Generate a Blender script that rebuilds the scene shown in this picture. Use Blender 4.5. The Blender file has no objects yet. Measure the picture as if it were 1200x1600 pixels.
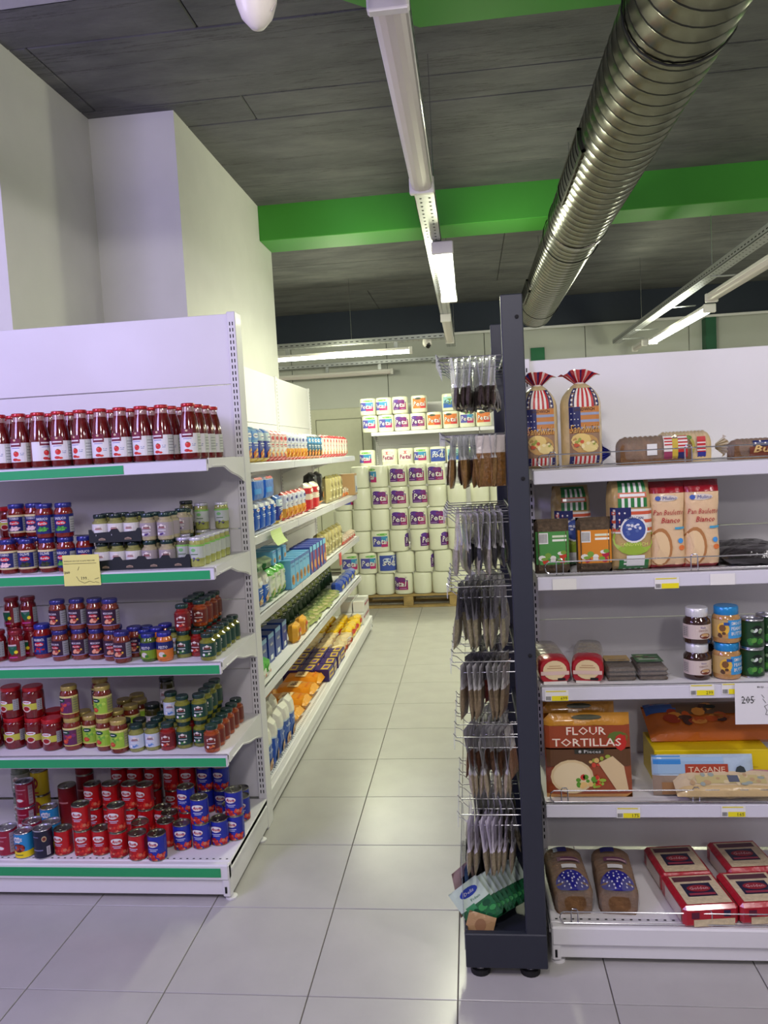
import bpy, math, random
from mathutils import Vector
random.seed(7)
scene = bpy.context.scene
col = scene.collection
pi = math.pi

# ------------------------------------------------------------------ camera
CAM_H = 1.617
FPX = 1216.5
YAW, PITCH, ROLL = 0.112885, 0.0765466, -0.0531212
fwd = Vector((-math.sin(YAW) * math.cos(PITCH), math.cos(YAW) * math.cos(PITCH), -math.sin(PITCH)))
rt0 = Vector((math.cos(YAW), math.sin(YAW), 0))
up0 = rt0.cross(fwd)
rt = math.cos(ROLL) * rt0 + math.sin(ROLL) * up0
up = -math.sin(ROLL) * rt0 + math.cos(ROLL) * up0
cd = bpy.data.cameras.new('camera')
cam = bpy.data.objects.new('camera', cd)
col.objects.link(cam)
from mathutils import Matrix
m = Matrix(((rt.x, up.x, -fwd.x, 0), (rt.y, up.y, -fwd.y, 0), (rt.z, up.z, -fwd.z, CAM_H), (0, 0, 0, 1)))
cam.matrix_world = m
cd.sensor_fit = 'VERTICAL'
cd.sensor_height = 36.0
cd.lens = 36.0 * FPX / 1600
cd.clip_start = 0.05
cd.clip_end = 60
scene.camera = cam

def ray(px, py):
    return fwd + (px - 600) / FPX * rt - (py - 800) / FPX * up
def at(px, py, axis, val):
    """world point where the sight line through a photo pixel meets the plane axis = val"""
    d = ray(px, py); o = (0, 0, CAM_H); i = 'XYZ'.index(axis)
    t = (val - o[i]) / d[i]
    return Vector((d.x * t, d.y * t, CAM_H + d.z * t))

# ------------------------------------------------------------------ world, lights, exposure
w = bpy.data.worlds.new('world'); scene.world = w; w.use_nodes = True
w.node_tree.nodes['Background'].inputs[0].default_value = (0.84, 0.82, 1.0, 1)
w.node_tree.nodes['Background'].inputs[1].default_value = 0.16
scene.view_settings.view_transform = 'Standard'
scene.view_settings.look = 'None'
scene.view_settings.exposure = 0.37
scene.view_settings.gamma = 1
scene.view_settings.use_curve_mapping = False

def area(name, loc, sx, sy, power, color, rot=(0, 0, 0)):
    l = bpy.data.lights.new(name, 'AREA'); l.shape = 'RECTANGLE'; l.size = sx; l.size_y = sy
    l.energy = power; l.color = color
    o = bpy.data.objects.new(name, l); o.location = loc; o.rotation_euler = rot
    col.objects.link(o); return o
AISLE = (0.97, 1.0, 0.68)
COOL = (0.86, 0.90, 1.0)
LILAC = (0.58, 0.50, 1.0)
NEUT = (1.0, 0.94, 0.93)
# tubes hanging over the aisles (their housings are built further down)
area('aisle_tube_light', (-0.105, 5.45, 2.705), 0.08, 1.5, 34, AISLE)
area('right_aisle_tube_light', (2.06, 8.1, 2.60), 0.08, 2.0, 20, AISLE)
area('cross_tube_light', (-1.27, 8.52, 2.645), 1.45, 0.05, 30, AISLE)
def lamp(name, loc, power, color, r=0.12):
    l = bpy.data.lights.new(name, 'POINT'); l.energy = power; l.color = color; l.shadow_soft_size = r
    o = bpy.data.objects.new(name, l); o.location = loc; col.objects.link(o); return o
# unseen point lamps for the front hall's light, behind and beside the photographer (they shine all round)
lamp('front_left_lilac_lamp', (-2.3, 1.15, 2.55), 92, LILAC, .45)
lamp('front_left_far_lilac_lamp', (-3.2, -0.6, 2.6), 70, LILAC, .3)
lamp('front_middle_lamp', (-0.16, 0.3, 2.72), 62, NEUT)
lamp('front_right_lamp', (1.9, 0.8, 2.72), 62, NEUT)
lamp('front_rear_lamp', (0.6, -2.0, 2.72), 60, NEUT)
lamp('aisle_tube_glow', (-0.105, 5.45, 2.66), 26, AISLE, .09)
lamp('cross_tube_glow', (-1.27, 8.40, 2.60), 20, AISLE, .09)
lamp('right_tube_glow', (2.06, 8.1, 2.58), 26, AISLE, .09)
lamp('back_right_lamp', (3.9, 5.2, 2.72), 45, AISLE)
lamp('back_left_lamp', (-3.2, 8.3, 2.6), 14, AISLE)

# ------------------------------------------------------------------ materials
def lin(c):
    return tuple(((x / 255) / 12.92 if x / 255 <= 0.04045 else ((x / 255 + 0.055) / 1.055) ** 2.4) for x in c)
_m = {}
def mat(name, rgb, rough=0.5, metal=0.0, coat=0.0, alpha=1.0, trans=0.0, emit=0.0, noise=0.0, nscale=20, bump=0.0, bscale=60, ior=1.45):
    if name in _m: return _m[name]
    M = bpy.data.materials.new(name); M.use_nodes = True
    nt = M.node_tree; b = nt.nodes['Principled BSDF']
    c = lin(rgb) + (1,)
    b.inputs['Base Color'].default_value = c
    b.inputs['Roughness'].default_value = rough
    b.inputs['Metallic'].default_value = metal
    b.inputs['Coat Weight'].default_value = coat
    b.inputs['Coat Roughness'].default_value = 0.08
    b.inputs['Alpha'].default_value = alpha
    b.inputs['Transmission Weight'].default_value = trans
    b.inputs['IOR'].default_value = ior
    if emit:
        b.inputs['Emission Color'].default_value = c
        b.inputs['Emission Strength'].default_value = emit
    if noise or bump:
        tc = nt.nodes.new('ShaderNodeTexCoord')
        n = nt.nodes.new('ShaderNodeTexNoise'); n.inputs['Scale'].default_value = nscale; n.inputs['Detail'].default_value = 5
        nt.links.new(tc.outputs['Object'], n.inputs['Vector'])
        if noise:
            mx = nt.nodes.new('ShaderNodeMix'); mx.data_type = 'RGBA'; mx.blend_type = 'MULTIPLY'
            mx.inputs['Factor'].default_value = 1.0
            mx.inputs['A'].default_value = c
            r = nt.nodes.new('ShaderNodeMapRange')
            r.inputs['From Min'].default_value = 0.3; r.inputs['From Max'].default_value = 0.7
            r.inputs['To Min'].default_value = 1 - noise; r.inputs['To Max'].default_value = 1 + noise * 0.4
            nt.links.new(n.outputs['Fac'], r.inputs['Value'])
            nt.links.new(r.outputs['Result'], mx.inputs['B'])
            nt.links.new(mx.outputs['Result'], b.inputs['Base Color'])
        if bump:
            n2 = nt.nodes.new('ShaderNodeTexNoise'); n2.inputs['Scale'].default_value = bscale; n2.inputs['Detail'].default_value = 3
            nt.links.new(tc.outputs['Object'], n2.inputs['Vector'])
            bp = nt.nodes.new('ShaderNodeBump'); bp.inputs['Strength'].default_value = bump; bp.inputs['Distance'].default_value = 0.01
            nt.links.new(n2.outputs['Fac'], bp.inputs['Height'])
            nt.links.new(bp.outputs['Normal'], b.inputs['Normal'])
    _m[name] = M
    return M
def P(rgb):            # printed ink / paper of a colour, slightly glossy
    return mat('print_%02x%02x%02x' % tuple(rgb), rgb, rough=0.38, coat=0.15)
def F(rgb):            # crinkled plastic film of a colour
    return mat('film_%02x%02x%02x' % tuple(rgb), rgb, rough=0.28, coat=0.5, bump=0.35, bscale=35)

WHITE_METAL = mat('white_powder_coat', (226, 224, 226), 0.55, coat=0.04, noise=0.03, nscale=4)
LIP = mat('shelf_price_strip_plastic', (214, 212, 222), 0.22, coat=0.5)
GREEN_STRIP = mat('green_paper_strip', (38, 158, 96), 0.4, coat=0.2)
DARK = mat('slot_black', (12, 12, 14), 0.8)
CHROME = mat('chrome_wire', (205, 205, 210), 0.22, 1.0)
STEEL = mat('tin_lid_metal', (150, 150, 135), 0.28, 1.0, bump=0.1, bscale=40)
GLASS = mat('clear_glass', (240, 245, 245), 0.03, trans=0.9, alpha=0.55, ior=1.3)
CLEAR = mat('clear_film', (235, 238, 235), 0.16, alpha=0.34, coat=0.7, bump=0.8, bscale=28)
BLACK_RACK = mat('rack_charcoal_paint', (43, 46, 56), 0.5, noise=0.05, nscale=9)

# ------------------------------------------------------------------ mesh building
class MB:
    def __init__(s): s.v = []; s.f = []; s.mi = []; s.sm = []; s.mats = []
    def k(s, M):
        if M not in s.mats: s.mats.append(M)
        return s.mats.index(M)
    def add(s, vs, fs, M, smooth=False):
        o = len(s.v); s.v += [tuple(p) for p in vs]
        if not isinstance(M, list): i = s.k(M); ids = [i] * len(fs)
        else: ids = [s.k(x) for x in M]
        for f, i in zip(fs, ids):
            s.f.append(tuple(a + o for a in f)); s.mi.append(i); s.sm.append(smooth)
    def box(s, x0, x1, y0, y1, z0, z1, M, b=0.0):
        if x0 > x1: x0, x1 = x1, x0
        if y0 > y1: y0, y1 = y1, y0
        if z0 > z1: z0, z1 = z1, z0
        if b <= 0:
            v = [(x, y, z) for z in (z0, z1) for y in (y0, y1) for x in (x0, x1)]
            s.add(v, [(0, 2, 3, 1), (4, 5, 7, 6), (0, 1, 5, 4), (2, 6, 7, 3), (0, 4, 6, 2), (1, 3, 7, 5)], M); return
        b = min(b, (x1 - x0) * .45, (y1 - y0) * .45, (z1 - z0) * .45)
        X = (x0, x1); Y = (y0, y1); Z = (z0, z1); v = []; id = {}
        for i in (0, 1):
            for j in (0, 1):
                for k in (0, 1):
                    cx, cy, cz = X[i], Y[j], Z[k]
                    sx, sy, sz = (b if i == 0 else -b), (b if j == 0 else -b), (b if k == 0 else -b)
                    id[i, j, k, 0] = len(v); v.append((cx, cy + sy, cz + sz))
                    id[i, j, k, 1] = len(v); v.append((cx + sx, cy, cz + sz))
                    id[i, j, k, 2] = len(v); v.append((cx + sx, cy + sy, cz))
        fs = []
        for i in (0, 1):
            q = [id[i, 0, 0, 0], id[i, 1, 0, 0], id[i, 1, 1, 0], id[i, 0, 1, 0]]; fs.append(tuple(q if i else q[::-1]))
            q = [id[0, i, 0, 1], id[1, i, 0, 1], id[1, i, 1, 1], id[0, i, 1, 1]]; fs.append(tuple(q[::-1] if i else q))
            q = [id[0, 0, i, 2], id[1, 0, i, 2], id[1, 1, i, 2], id[0, 1, i, 2]]; fs.append(tuple(q if i else q[::-1]))
        for i in (0, 1):
            for j in (0, 1):
                fs.append((id[i, j, 0, 0], id[i, j, 1, 0], id[i, j, 1, 1], id[i, j, 0, 1]))
                fs.append((id[i, 0, j, 0], id[i, 1, j, 0], id[i, 1, j, 2], id[i, 0, j, 2]))
                fs.append((id[0, i, j, 1], id[1, i, j, 1], id[1, i, j, 2], id[0, i, j, 2]))
                for k in (0, 1): fs.append((id[i, j, k, 0], id[i, j, k, 1], id[i, j, k, 2]))
        s.add(v, fs, M)
    def lathe(s, prof, M, n=18, cx=0, cy=0, smooth=True, cap=True):
        v = []; fs = []; ms = []
        for r, z in prof:
            for a in range(n):
                t = 2 * pi * a / n; v.append((cx + r * math.sin(t), cy - r * math.cos(t), z))
        for i in range(len(prof) - 1):
            for a in range(n):
                b = (a + 1) % n
                fs.append((i * n + a, i * n + b, (i + 1) * n + b, (i + 1) * n + a))
                ms.append(M[i] if isinstance(M, list) else M)
        s.add(v, fs, ms, smooth)
        if cap:
            o = len(prof) - 1
            if prof[0][0] > 1e-5: s.add(v[:n], [tuple(range(n))[::-1]], M[0] if isinstance(M, list) else M)
            if prof[-1][0] > 1e-5: s.add(v[o * n:], [tuple(range(n))], M[-1] if isinstance(M, list) else M)
    def prism(s, poly, y0, y1, M, axis='Y'):
        """extrude a 2-D outline; axis Y: outline in XZ, X: in YZ, Z: in XY"""
        n = len(poly)
        def pt(a, b, h): return (a, h, b) if axis == 'Y' else ((h, a, b) if axis == 'X' else (a, b, h))
        v = [pt(a, b, y0) for a, b in poly] + [pt(a, b, y1) for a, b in poly]
        fs = [tuple(range(n)), tuple(range(n, 2 * n))[::-1]] + [(i, i + n, (i + 1) % n + n, (i + 1) % n) for i in range(n)]
        s.add(v, fs, M)
    def tube(s, path, r, M, n=6):
        path = [Vector(p) for p in path]; v = []; fs = []
        pd = None
        for i, p in enumerate(path):
            d = (path[min(i + 1, len(path) - 1)] - path[max(i - 1, 0)]).normalized()
            a = Vector((0, 0, 1)) if abs(d.z) < .9 else Vector((1, 0, 0))
            u = d.cross(a).normalized(); w_ = d.cross(u)
            for k in range(n):
                t = 2 * pi * k / n; v.append(p + r * (math.cos(t) * u + math.sin(t) * w_))
        for i in range(len(path) - 1):
            for k in range(n):
                b = (k + 1) % n; fs.append((i * n + k, i * n + b, (i + 1) * n + b, (i + 1) * n + k))
        fs.append(tuple(range(n))[::-1]); fs.append(tuple(range((len(path) - 1) * n, len(path) * n)))
        s.add(v, fs, M, True)
    def mesh(s, name):
        me = bpy.data.meshes.new(name)
        me.from_pydata(s.v, [], s.f)
        for M in s.mats: me.materials.append(M)
        me.polygons.foreach_set('material_index', s.mi)
        me.polygons.foreach_set('use_smooth', s.sm)
        me.update()
        if any(s.sm):
            try: me.set_sharp_from_angle(angle=math.radians(40))
            except Exception: pass
        return me

# flat printing in (u, v) space carried onto a surface by a mapping
_txt = {}
def glyphs(t, bold=0.0, shear=0.0):
    key = (t, bold, shear)
    if key in _txt: return _txt[key]
    c = bpy.data.curves.new('t', 'FONT'); c.body = t; c.resolution_u = 1; c.offset = bold; c.shear = shear
    o = bpy.data.objects.new('t', c); col.objects.link(o)
    dg = bpy.context.evaluated_depsgraph_get(); me = bpy.data.meshes.new_from_object(o.evaluated_get(dg))
    v = [(p.co.x, p.co.y) for p in me.vertices]; f = [tuple(p.vertices) for p in me.polygons]
    bpy.data.objects.remove(o); bpy.data.curves.remove(c); bpy.data.meshes.remove(me)
    x0 = min(p[0] for p in v); x1 = max(p[0] for p in v); y0 = min(p[1] for p in v); y1 = max(p[1] for p in v)
    v = [((a - x0) / (x1 - x0) - .5, (b - y0) / (y1 - y0) - .5) for a, b in v]
    _txt[key] = (v, f, (x1 - x0) / (y1 - y0))
    return _txt[key]
class Art:
    def __init__(s, mb, mp, step=0.006): s.mb = mb; s.mp = mp; s.step = step; s.l = 0
    def d(s, layer): return 0.0006 + 0.00045 * layer
    def rect(s, u0, v0, u1, v1, c, layer=0, nv=1):
        n = max(1, min(24, int(abs(u1 - u0) / s.step))); M = P(c) if isinstance(c, tuple) else c
        vs = [s.mp(u0 + (u1 - u0) * i / n, v0 + (v1 - v0) * j / nv, s.d(layer)) for j in range(nv + 1) for i in range(n + 1)]
        w_ = n + 1
        s.mb.add(vs, [(j * w_ + i, j * w_ + i + 1, (j + 1) * w_ + i + 1, (j + 1) * w_ + i) for j in range(nv) for i in range(n)], M)
    def ell(s, cu, cv, a, b, c, layer=1, n=14, pts=None):
        M = P(c) if isinstance(c, tuple) else c
        vs = [s.mp(cu, cv, s.d(layer))]
        ring = pts or [(math.cos(2 * pi * i / n), math.sin(2 * pi * i / n)) for i in range(n)]
        n = len(ring)
        vs += [s.mp(cu + a * x, cv + b * y, s.d(layer)) for x, y in ring]
        s.mb.add(vs, [(0, 1 + i, 1 + (i + 1) % n) for i in range(n)], M)
    def text(s, t, cu, cv, w, h, c, layer=2, bold=0.0, shear=0.0, rot=0.0):
        v, f, asp = glyphs(t, bold, shear)
        if h is None: h = w / asp
        if w is None: w = h * asp
        M = P(c) if isinstance(c, tuple) else c
        cr, sr = math.cos(rot), math.sin(rot)
        s.mb.add([s.mp(cu + a * w * cr - b * h * sr, cv + a * w * sr + b * h * cr, s.d(layer)) for a, b in v], f, M)
    def blobs(s, cu, cv, w, h, cs, n, size, layer=1, seed=1):
        rr = random.Random(seed)
        for i in range(n):
            s.ell(cu + rr.uniform(-.5, .5) * w, cv + rr.uniform(-.5, .5) * h, size * rr.uniform(.6, 1.2), size * rr.uniform(.5, 1), cs[i % len(cs)], layer + (i % 3) * .3, 8)
def cylmap(r, rot=0.0):
    return lambda u, v, d: ((r + d) * math.sin(u / r + rot), -(r + d) * math.cos(u / r + rot), v)
def frontmap(y=0.0, x=0.0, z=0.0):
    return lambda u, v, d: (x + u, y - d, z + v)

# ------------------------------------------------------------------ objects
def link(name, me, parent=None, loc=(0, 0, 0), rot=(0, 0, 0), kind=None, label=None):
    o = bpy.data.objects.new(name, me); col.objects.link(o)
    o.location = loc; o.rotation_euler = rot
    if parent: o.parent = parent
    if kind: o['kind'] = kind
    if label: o['label'] = label
    return o
def part(name, mb, parent, **k): return link(name, mb.mesh(name), parent, **k)
def thing(name, label, cat, loc=(0, 0, 0), rot=(0, 0, 0), group=None):
    o = link(name, None, None, loc, rot); o.empty_display_size = .05
    o['label'] = label; o['category'] = cat
    if group: o['group'] = group
    return o
class Tpl:
    """a kind of thing: named parts with shared meshes"""
    def __init__(s, name, cat, r=0.03, h=0.1): s.name = name; s.cat = cat; s.parts = []; s.r = r; s.h = h
    def add(s, name, mb, parent=-1, label=None):
        s.parts.append((name, mb.mesh(name), parent, label)); return len(s.parts) - 1
    def make(s, loc, rot=(0, 0, 0), label='', group=None, sc=1.0):
        t = thing(s.name, label, s.cat, loc, rot if isinstance(rot, tuple) else (0, 0, rot), group)
        if sc != 1.0: t.scale = (sc, sc, sc) if not isinstance(sc, tuple) else sc
        made = []
        for n, me, p, lb in s.parts:
            made.append(link(n, me, t if p < 0 else made[p], label=lb))
        return t
ORD = ['first', 'second', 'third', 'fourth', 'fifth', 'sixth', 'seventh', 'eighth', 'ninth', 'tenth', 'eleventh', 'twelfth', 'thirteenth', 'fourteenth', 'fifteenth', 'sixteenth', 'seventeenth', 'eighteenth', 'nineteenth', 'twentieth', 'twenty-first', 'twenty-second', 'twenty-third', 'twenty-fourth', 'twenty-fifth', 'twenty-sixth', 'twenty-seventh', 'twenty-eighth', 'twenty-ninth', 'thirtieth'] + ['later'] * 60
def struct(name, mb, parent=None, kind='structure'):
    o = part(name, mb, parent)
    if parent is None: o['kind'] = kind
    return o
# ================================================================== room
CEIL = 3.51
TILE = 0.45
GX, GY = -0.5547, 2.176
TILE_M = mat('floor_tile_ceramic', (180, 177, 174), 0.27, noise=0.06, nscale=6, bump=0.02, bscale=90)
mb = MB(); mb.box(-5, 5.5, -3, 10.6, -0.2, -0.006, mat('tile_grout', (118, 112, 108), 0.9, noise=.2, nscale=30))
floor = struct('floor', mb)
mb = MB(); g = .0017; b = .0012; h = TILE / 2 - g
v = [(-h, -h, -.006), (h, -h, -.006), (h, h, -.006), (-h, h, -.006), (-h, -h, -b), (h, -h, -b), (h, h, -b), (-h, h, -b), (-h + b, -h + b, 0), (h - b, -h + b, 0), (h - b, h - b, 0), (-h + b, h - b, 0)]
mb.add(v, [(8, 9, 10, 11), (4, 5, 9, 8), (5, 6, 10, 9), (6, 7, 11, 10), (7, 4, 8, 11), (0, 1, 5, 4), (1, 2, 6, 5), (2, 3, 7, 6), (3, 0, 4, 7)], TILE_M)
tile_me = mb.mesh('floor_tile')
far = MB()
for i in range(-10, 14):
    for j in range(-12, 19):
        x, y = GX + (i + .5) * TILE, GY + (j + .5) * TILE
        if not (-4.9 < x < 5.3 and -2.9 < y < 10.4): continue
        if -3 <= i <= 5 and -2 <= j <= 18: link('floor_tile', tile_me, floor, (x, y, 0))
        else: far.add([(x + a, y + c, d) for a, c, d in v], [(8, 9, 10, 11), (4, 5, 9, 8), (5, 6, 10, 9), (6, 7, 11, 10), (7, 4, 8, 11)], TILE_M)
o = part('outer_floor_tiles', far, floor); o['kind'] = 'stuff'

# ceiling: board-marked concrete painted charcoal; formwork panels as children
CONC = bpy.data.materials.new('charcoal_painted_concrete'); CONC.use_nodes = True
nt = CONC.node_tree; bs = nt.nodes['Principled BSDF']; bs.inputs['Roughness'].default_value = .75
tc = nt.nodes.new('ShaderNodeTexCoord'); mp_ = nt.nodes.new('ShaderNodeMapping'); mp_.inputs['Scale'].default_value = (1.3, 3.4, 1)
n1 = nt.nodes.new('ShaderNodeTexNoise'); n1.inputs['Scale'].default_value = 1.6; n1.inputs['Detail'].default_value = 8; n1.inputs['Roughness'].default_value = .65
nt.links.new(tc.outputs['Object'], mp_.inputs['Vector']); nt.links.new(mp_.outputs['Vector'], n1.inputs['Vector'])
cr = nt.nodes.new('ShaderNodeValToRGB'); cr.color_ramp.elements[0].position = .3; cr.color_ramp.elements[1].position = .72
cr.color_ramp.elements[0].color = lin((72, 73, 76)) + (1,); cr.color_ramp.elements[1].color = lin((106, 106, 107)) + (1,)
nt.links.new(n1.outputs['Fac'], cr.inputs['Fac'])
mp2 = nt.nodes.new('ShaderNodeMapping'); mp2.inputs['Scale'].default_value = (.35, 7, 1); mp2.inputs['Rotation'].default_value = (0, 0, .015)
n2 = nt.nodes.new('ShaderNodeTexNoise'); n2.inputs['Scale'].default_value = 1.1; n2.inputs['Detail'].default_value = 9; n2.inputs['Roughness'].default_value = .7
nt.links.new(tc.outputs['Object'], mp2.inputs['Vector']); nt.links.new(mp2.outputs['Vector'], n2.inputs['Vector'])
c2 = nt.nodes.new('ShaderNodeValToRGB'); c2.color_ramp.interpolation = 'LINEAR'
c2.color_ramp.elements[0].position = .0; c2.color_ramp.elements[0].color = (1, 1, 1, 1); c2.color_ramp.elements[1].position = 1; c2.color_ramp.elements[1].color = (1, 1, 1, 1)
for p_, v_ in ((.560, 1), (.572, .30), (.582, 1)): e_ = c2.color_ramp.elements.new(p_); e_.color = (v_, v_, v_, 1)
nt.links.new(n2.outputs['Fac'], c2.inputs['Fac'])
mx_ = nt.nodes.new('ShaderNodeMix'); mx_.data_type = 'RGBA'; mx_.blend_type = 'MULTIPLY'; mx_.inputs['Factor'].default_value = 1
nt.links.new(cr.outputs['Color'], mx_.inputs['A']); nt.links.new(c2.outputs['Color'], mx_.inputs['B']); nt.links.new(mx_.outputs['Result'], bs.inputs['Base Color'])
bmp = nt.nodes.new('ShaderNodeBump'); bmp.inputs['Strength'].default_value = .5; bmp.inputs['Distance'].default_value = .02
nt.links.new(n1.outputs['Fac'], bmp.inputs['Height']); nt.links.new(bmp.outputs['Normal'], bs.inputs['Normal'])
mb = MB(); mb.box(-5, 5.5, -3, 10.6, CEIL + .012, CEIL + .2, mat('formwork_joint_dark', (30, 30, 31), .9))  # dark slab that shows in the joints between the panels
ceiling = struct('ceiling', mb)
rr = random.Random(3)
y = -3.0; row = 0
seams = [-3, -1.5, 0, 1.3, 2.45, 3.46, 4.12, 4.42, 5.45, 6.6, 7.8, 9.2, 10.6]
for a, c in zip(seams[:-1], seams[1:]):
    xs = [-5]
    while xs[-1] < 5.5:
        xs.append(min(5.5, xs[-1] + rr.choice((2.3, 3.1, 3.9))))
    for x0, x1 in zip(xs[:-1], xs[1:]):
        if x1 - x0 < .05: continue
        mb = MB(); dz = rr.uniform(0, .006); tl = rr.uniform(-.002, .002)
        q = MB(); gg = rr.choice((.001, .001, .004))
        q.box(x0 + .002, x1 - .002, a + gg, c - .001, CEIL + dz * .4 - .004, CEIL + .012, CONC, b=.006)
        part('formwork_panel', q, ceiling)

PLASTER = mat('white_plaster', (216, 215, 210), .8, noise=.035, nscale=5, bump=.12, bscale=14)
mb = MB(); mb.box(-3.4, -1.98, 3.30, 4.20, 0, CEIL + .01, PLASTER); struct('wall_left', mb)
mb = MB(); mb.box(-3.4, -1.5, 4.20, 6.23, 0, CEIL + .01, PLASTER); struct('wall_left_pillar', mb)
mb = MB(); mb.box(-5.1, -5, -3, 10.6, 0, CEIL + .01, PLASTER); struct('wall_far_left', mb)
mb = MB(); mb.box(5.5, 5.6, -3, 10.6, 0, CEIL + .01, PLASTER); struct('wall_right', mb)
BACKW = mat('back_wall_paint', (196, 198, 192), .75, noise=.03, nscale=3)
mb = MB(); mb.box(-5, 5.5, 10.6, 10.72, 0, CEIL + .01, mat('dark_joint', (70, 70, 66), .9)); back = struct('wall_back', mb)
for i in range(8):
    mb = MB(); x0 = -4.98 + i * 1.31; mb.box(x0 + .004, x0 + 1.306, 10.57, 10.6, 0, CEIL, BACKW, b=.003); part('wall_panel', mb, back)
GREEN = mat('green_paint', (66, 150, 50), .55, noise=.05, nscale=3)
mb = MB(); mb.box(-1.5, 5.5, 5.88, 6.23, 3.25, CEIL + .005, GREEN, b=.004); struct('trim_1', mb)['label'] = 'green painted ceiling beam across the aisle'
mb = MB()
mb.prism([(-.12, 3.16), (-.30, 2.99), (-.62, 2.72), (-1.2, 2.3), (-1.2, 1.9), (5.5, 1.9), (5.5, 3.14)][::-1], 3.25, CEIL + .005, GREEN, 'Z')
struct('trim_2', mb)['label'] = 'green painted ceiling beam nearest the camera'
NAVY = mat('navy_painted_beam', (34, 42, 58), .6, noise=.1, nscale=2)
mb = MB(); mb.box(-5, 5.5, 10.42, 10.6, 3.13, CEIL, NAVY, b=.004); struct('trim_3', mb)['label'] = 'navy painted beam on top of the back wall'
mb = MB(); mb.box(-5, 5.5, 10.38, 10.42, 3.10, 3.13, WHITE_METAL, b=.003); struct('trim_4', mb)['label'] = 'thin white strip drawn for the light gap under the navy beam'  # bright gap of light at this junction drawn as a white strip
mb = MB(); mb.box(3.04, 3.17, 10.40, 10.57, 0, 3.1, mat('green_post_paint', (30, 88, 62), .5), b=.004); struct('trim_5', mb)['label'] = 'narrow dark green post on the back wall'
# door in the back wall
DOORM = mat('cream_door_paint', (196, 196, 176), .5, noise=.03)
mb = MB(); mb.box(-2.14, -1.30, 10.50, 10.57, 0, 2.24, DOORM, b=.006)
door = struct('door_1', mb)
mb = MB()
mb.box(-2.06, -1.42, 10.49, 10.505, .05, 2.10, mat('door_gap', (120, 120, 104), .7), b=.002); part('door_rebate', mb, door)
mb = MB(); mb.box(-2.05, -1.43, 10.475, 10.50, .05, 2.09, DOORM, b=.006); part('door_leaf', mb, door)
mb = MB(); mb.box(-1.53, -1.50, 10.44, 10.475, 1.0, 1.14, STEEL, b=.004); mb.tube([(-1.51, 10.44, 1.07), (-1.51, 10.42, 1.07), (-1.62, 10.42, 1.07)], .009, STEEL); part('door_handle', mb, door)
# green sign on the back wall
t = thing('wall_sign', 'green rectangular sign on the back wall left of the duct end', 'sign', (.95, 10.565, 2.76))
mb = MB(); mb.box(-.09, .09, -.02, 0, -.11, .12, mat('green_sign_board', (24, 110, 70), .5), b=.004); part('board', mb, t)

# ================================================================== lights' housings
HOUS = mat('lamp_housing_white', (222, 218, 215), .4, coat=.2)
DIFF = mat('diffuser_off', (208, 198, 196), .35, coat=.2)
def lit(name, rgb, e):
    return mat(name, rgb, .4, emit=e)
LIT = lit('diffuser_lit', (250, 255, 246), 14)
GALV = mat('galvanised_tray', (176, 178, 180), .38, .55, noise=.05)
def tray(t, L, w, z, hole=True, n=None, name='tray', side='bottom'):
    """perforated cable tray running along local Y"""
    mb = MB(); mb.box(-w / 2, w / 2, 0, L, z, z + .004, GALV)
    mb.box(-w / 2, -w / 2 + .003, 0, L, z, z + .05, GALV); mb.box(w / 2 - .003, w / 2, 0, L, z, z + .05, GALV)
    p = part(name, mb, t)
    q = MB(); n = n or int(L / .06)
    for i in range(n):
        yy = (i + .5) * L / n
        for x in (-w * .22, w * .22):
            pts = [(x + .007 * math.cos(a * pi / 3), yy + .009 * math.sin(a * pi / 3)) for a in range(6)]
            q.add([(a, b_, z - .0006) for a, b_ in pts], [(0, 5, 4, 3, 2, 1)], DARK)
        for s_ in (-1, 1):
            q.add([(s_ * (w / 2 + .0006), yy + a * .016, z + .018 + b_ * .008) for a, b_ in ((-1, 0), (1, 0), (1, 1), (-1, 1))], [(0, 1, 2, 3)], DARK)
    o = part('slots', q, p); o['kind'] = 'stuff'
    return p
def fixture(parent, y0, L, z, w, dif, name='lamp'):
    """batten lamp under a tray, running along local Y"""
    mb = MB(); mb.box(-w / 2, w / 2, y0, y0 + L, z - .03, z, HOUS, b=.004); h_ = part(name + '_housing', mb, parent)
    mb = MB()
    n = 7; pr = [(-w / 2 + .003, z - .03)] + [(-(w / 2 - .003) * math.cos(pi * i / n), z - .03 - .035 * math.sin(pi * i / n) ** .6) for i in range(1, n)] + [(w / 2 - .003, z - .03)]
    mb.prism(pr, y0 + .02, y0 + L - .02, dif, 'Y'); part('diffuser', mb, h_)
    for yy in (y0 - .006, y0 + L - .03):
        mb = MB(); mb.box(-w / 2 - .006, w / 2 + .006, yy, yy + .036, z - .07, z + .004, HOUS, b=.006); part('end_cap', mb, h_)
    return h_
t = thing('light_track', 'long white lamp track hanging over the aisle, one tube lit', 'light', (-.16, 0, 0))
tray(t, 9.5, .10, 2.835, n=150)
fixture(t, .55, 1.5, 2.835, .10, DIFF); fixture(t, 2.12, 1.5, 2.835, .10, DIFF)
hl = fixture(t, 4.68, 1.55, 2.825, .115, LIT, 'lit_lamp'); hl.location.x = .055
fixture(t, 7.2, 1.5, 2.835, .085, DIFF)
for yy in (1.2, 3.9, 6.6, 9.2): mb = MB(); mb.tube([(.045, yy, 2.87), (.045, yy, CEIL)], .0025, CHROME); part('hanging_wire', mb, t)

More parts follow.
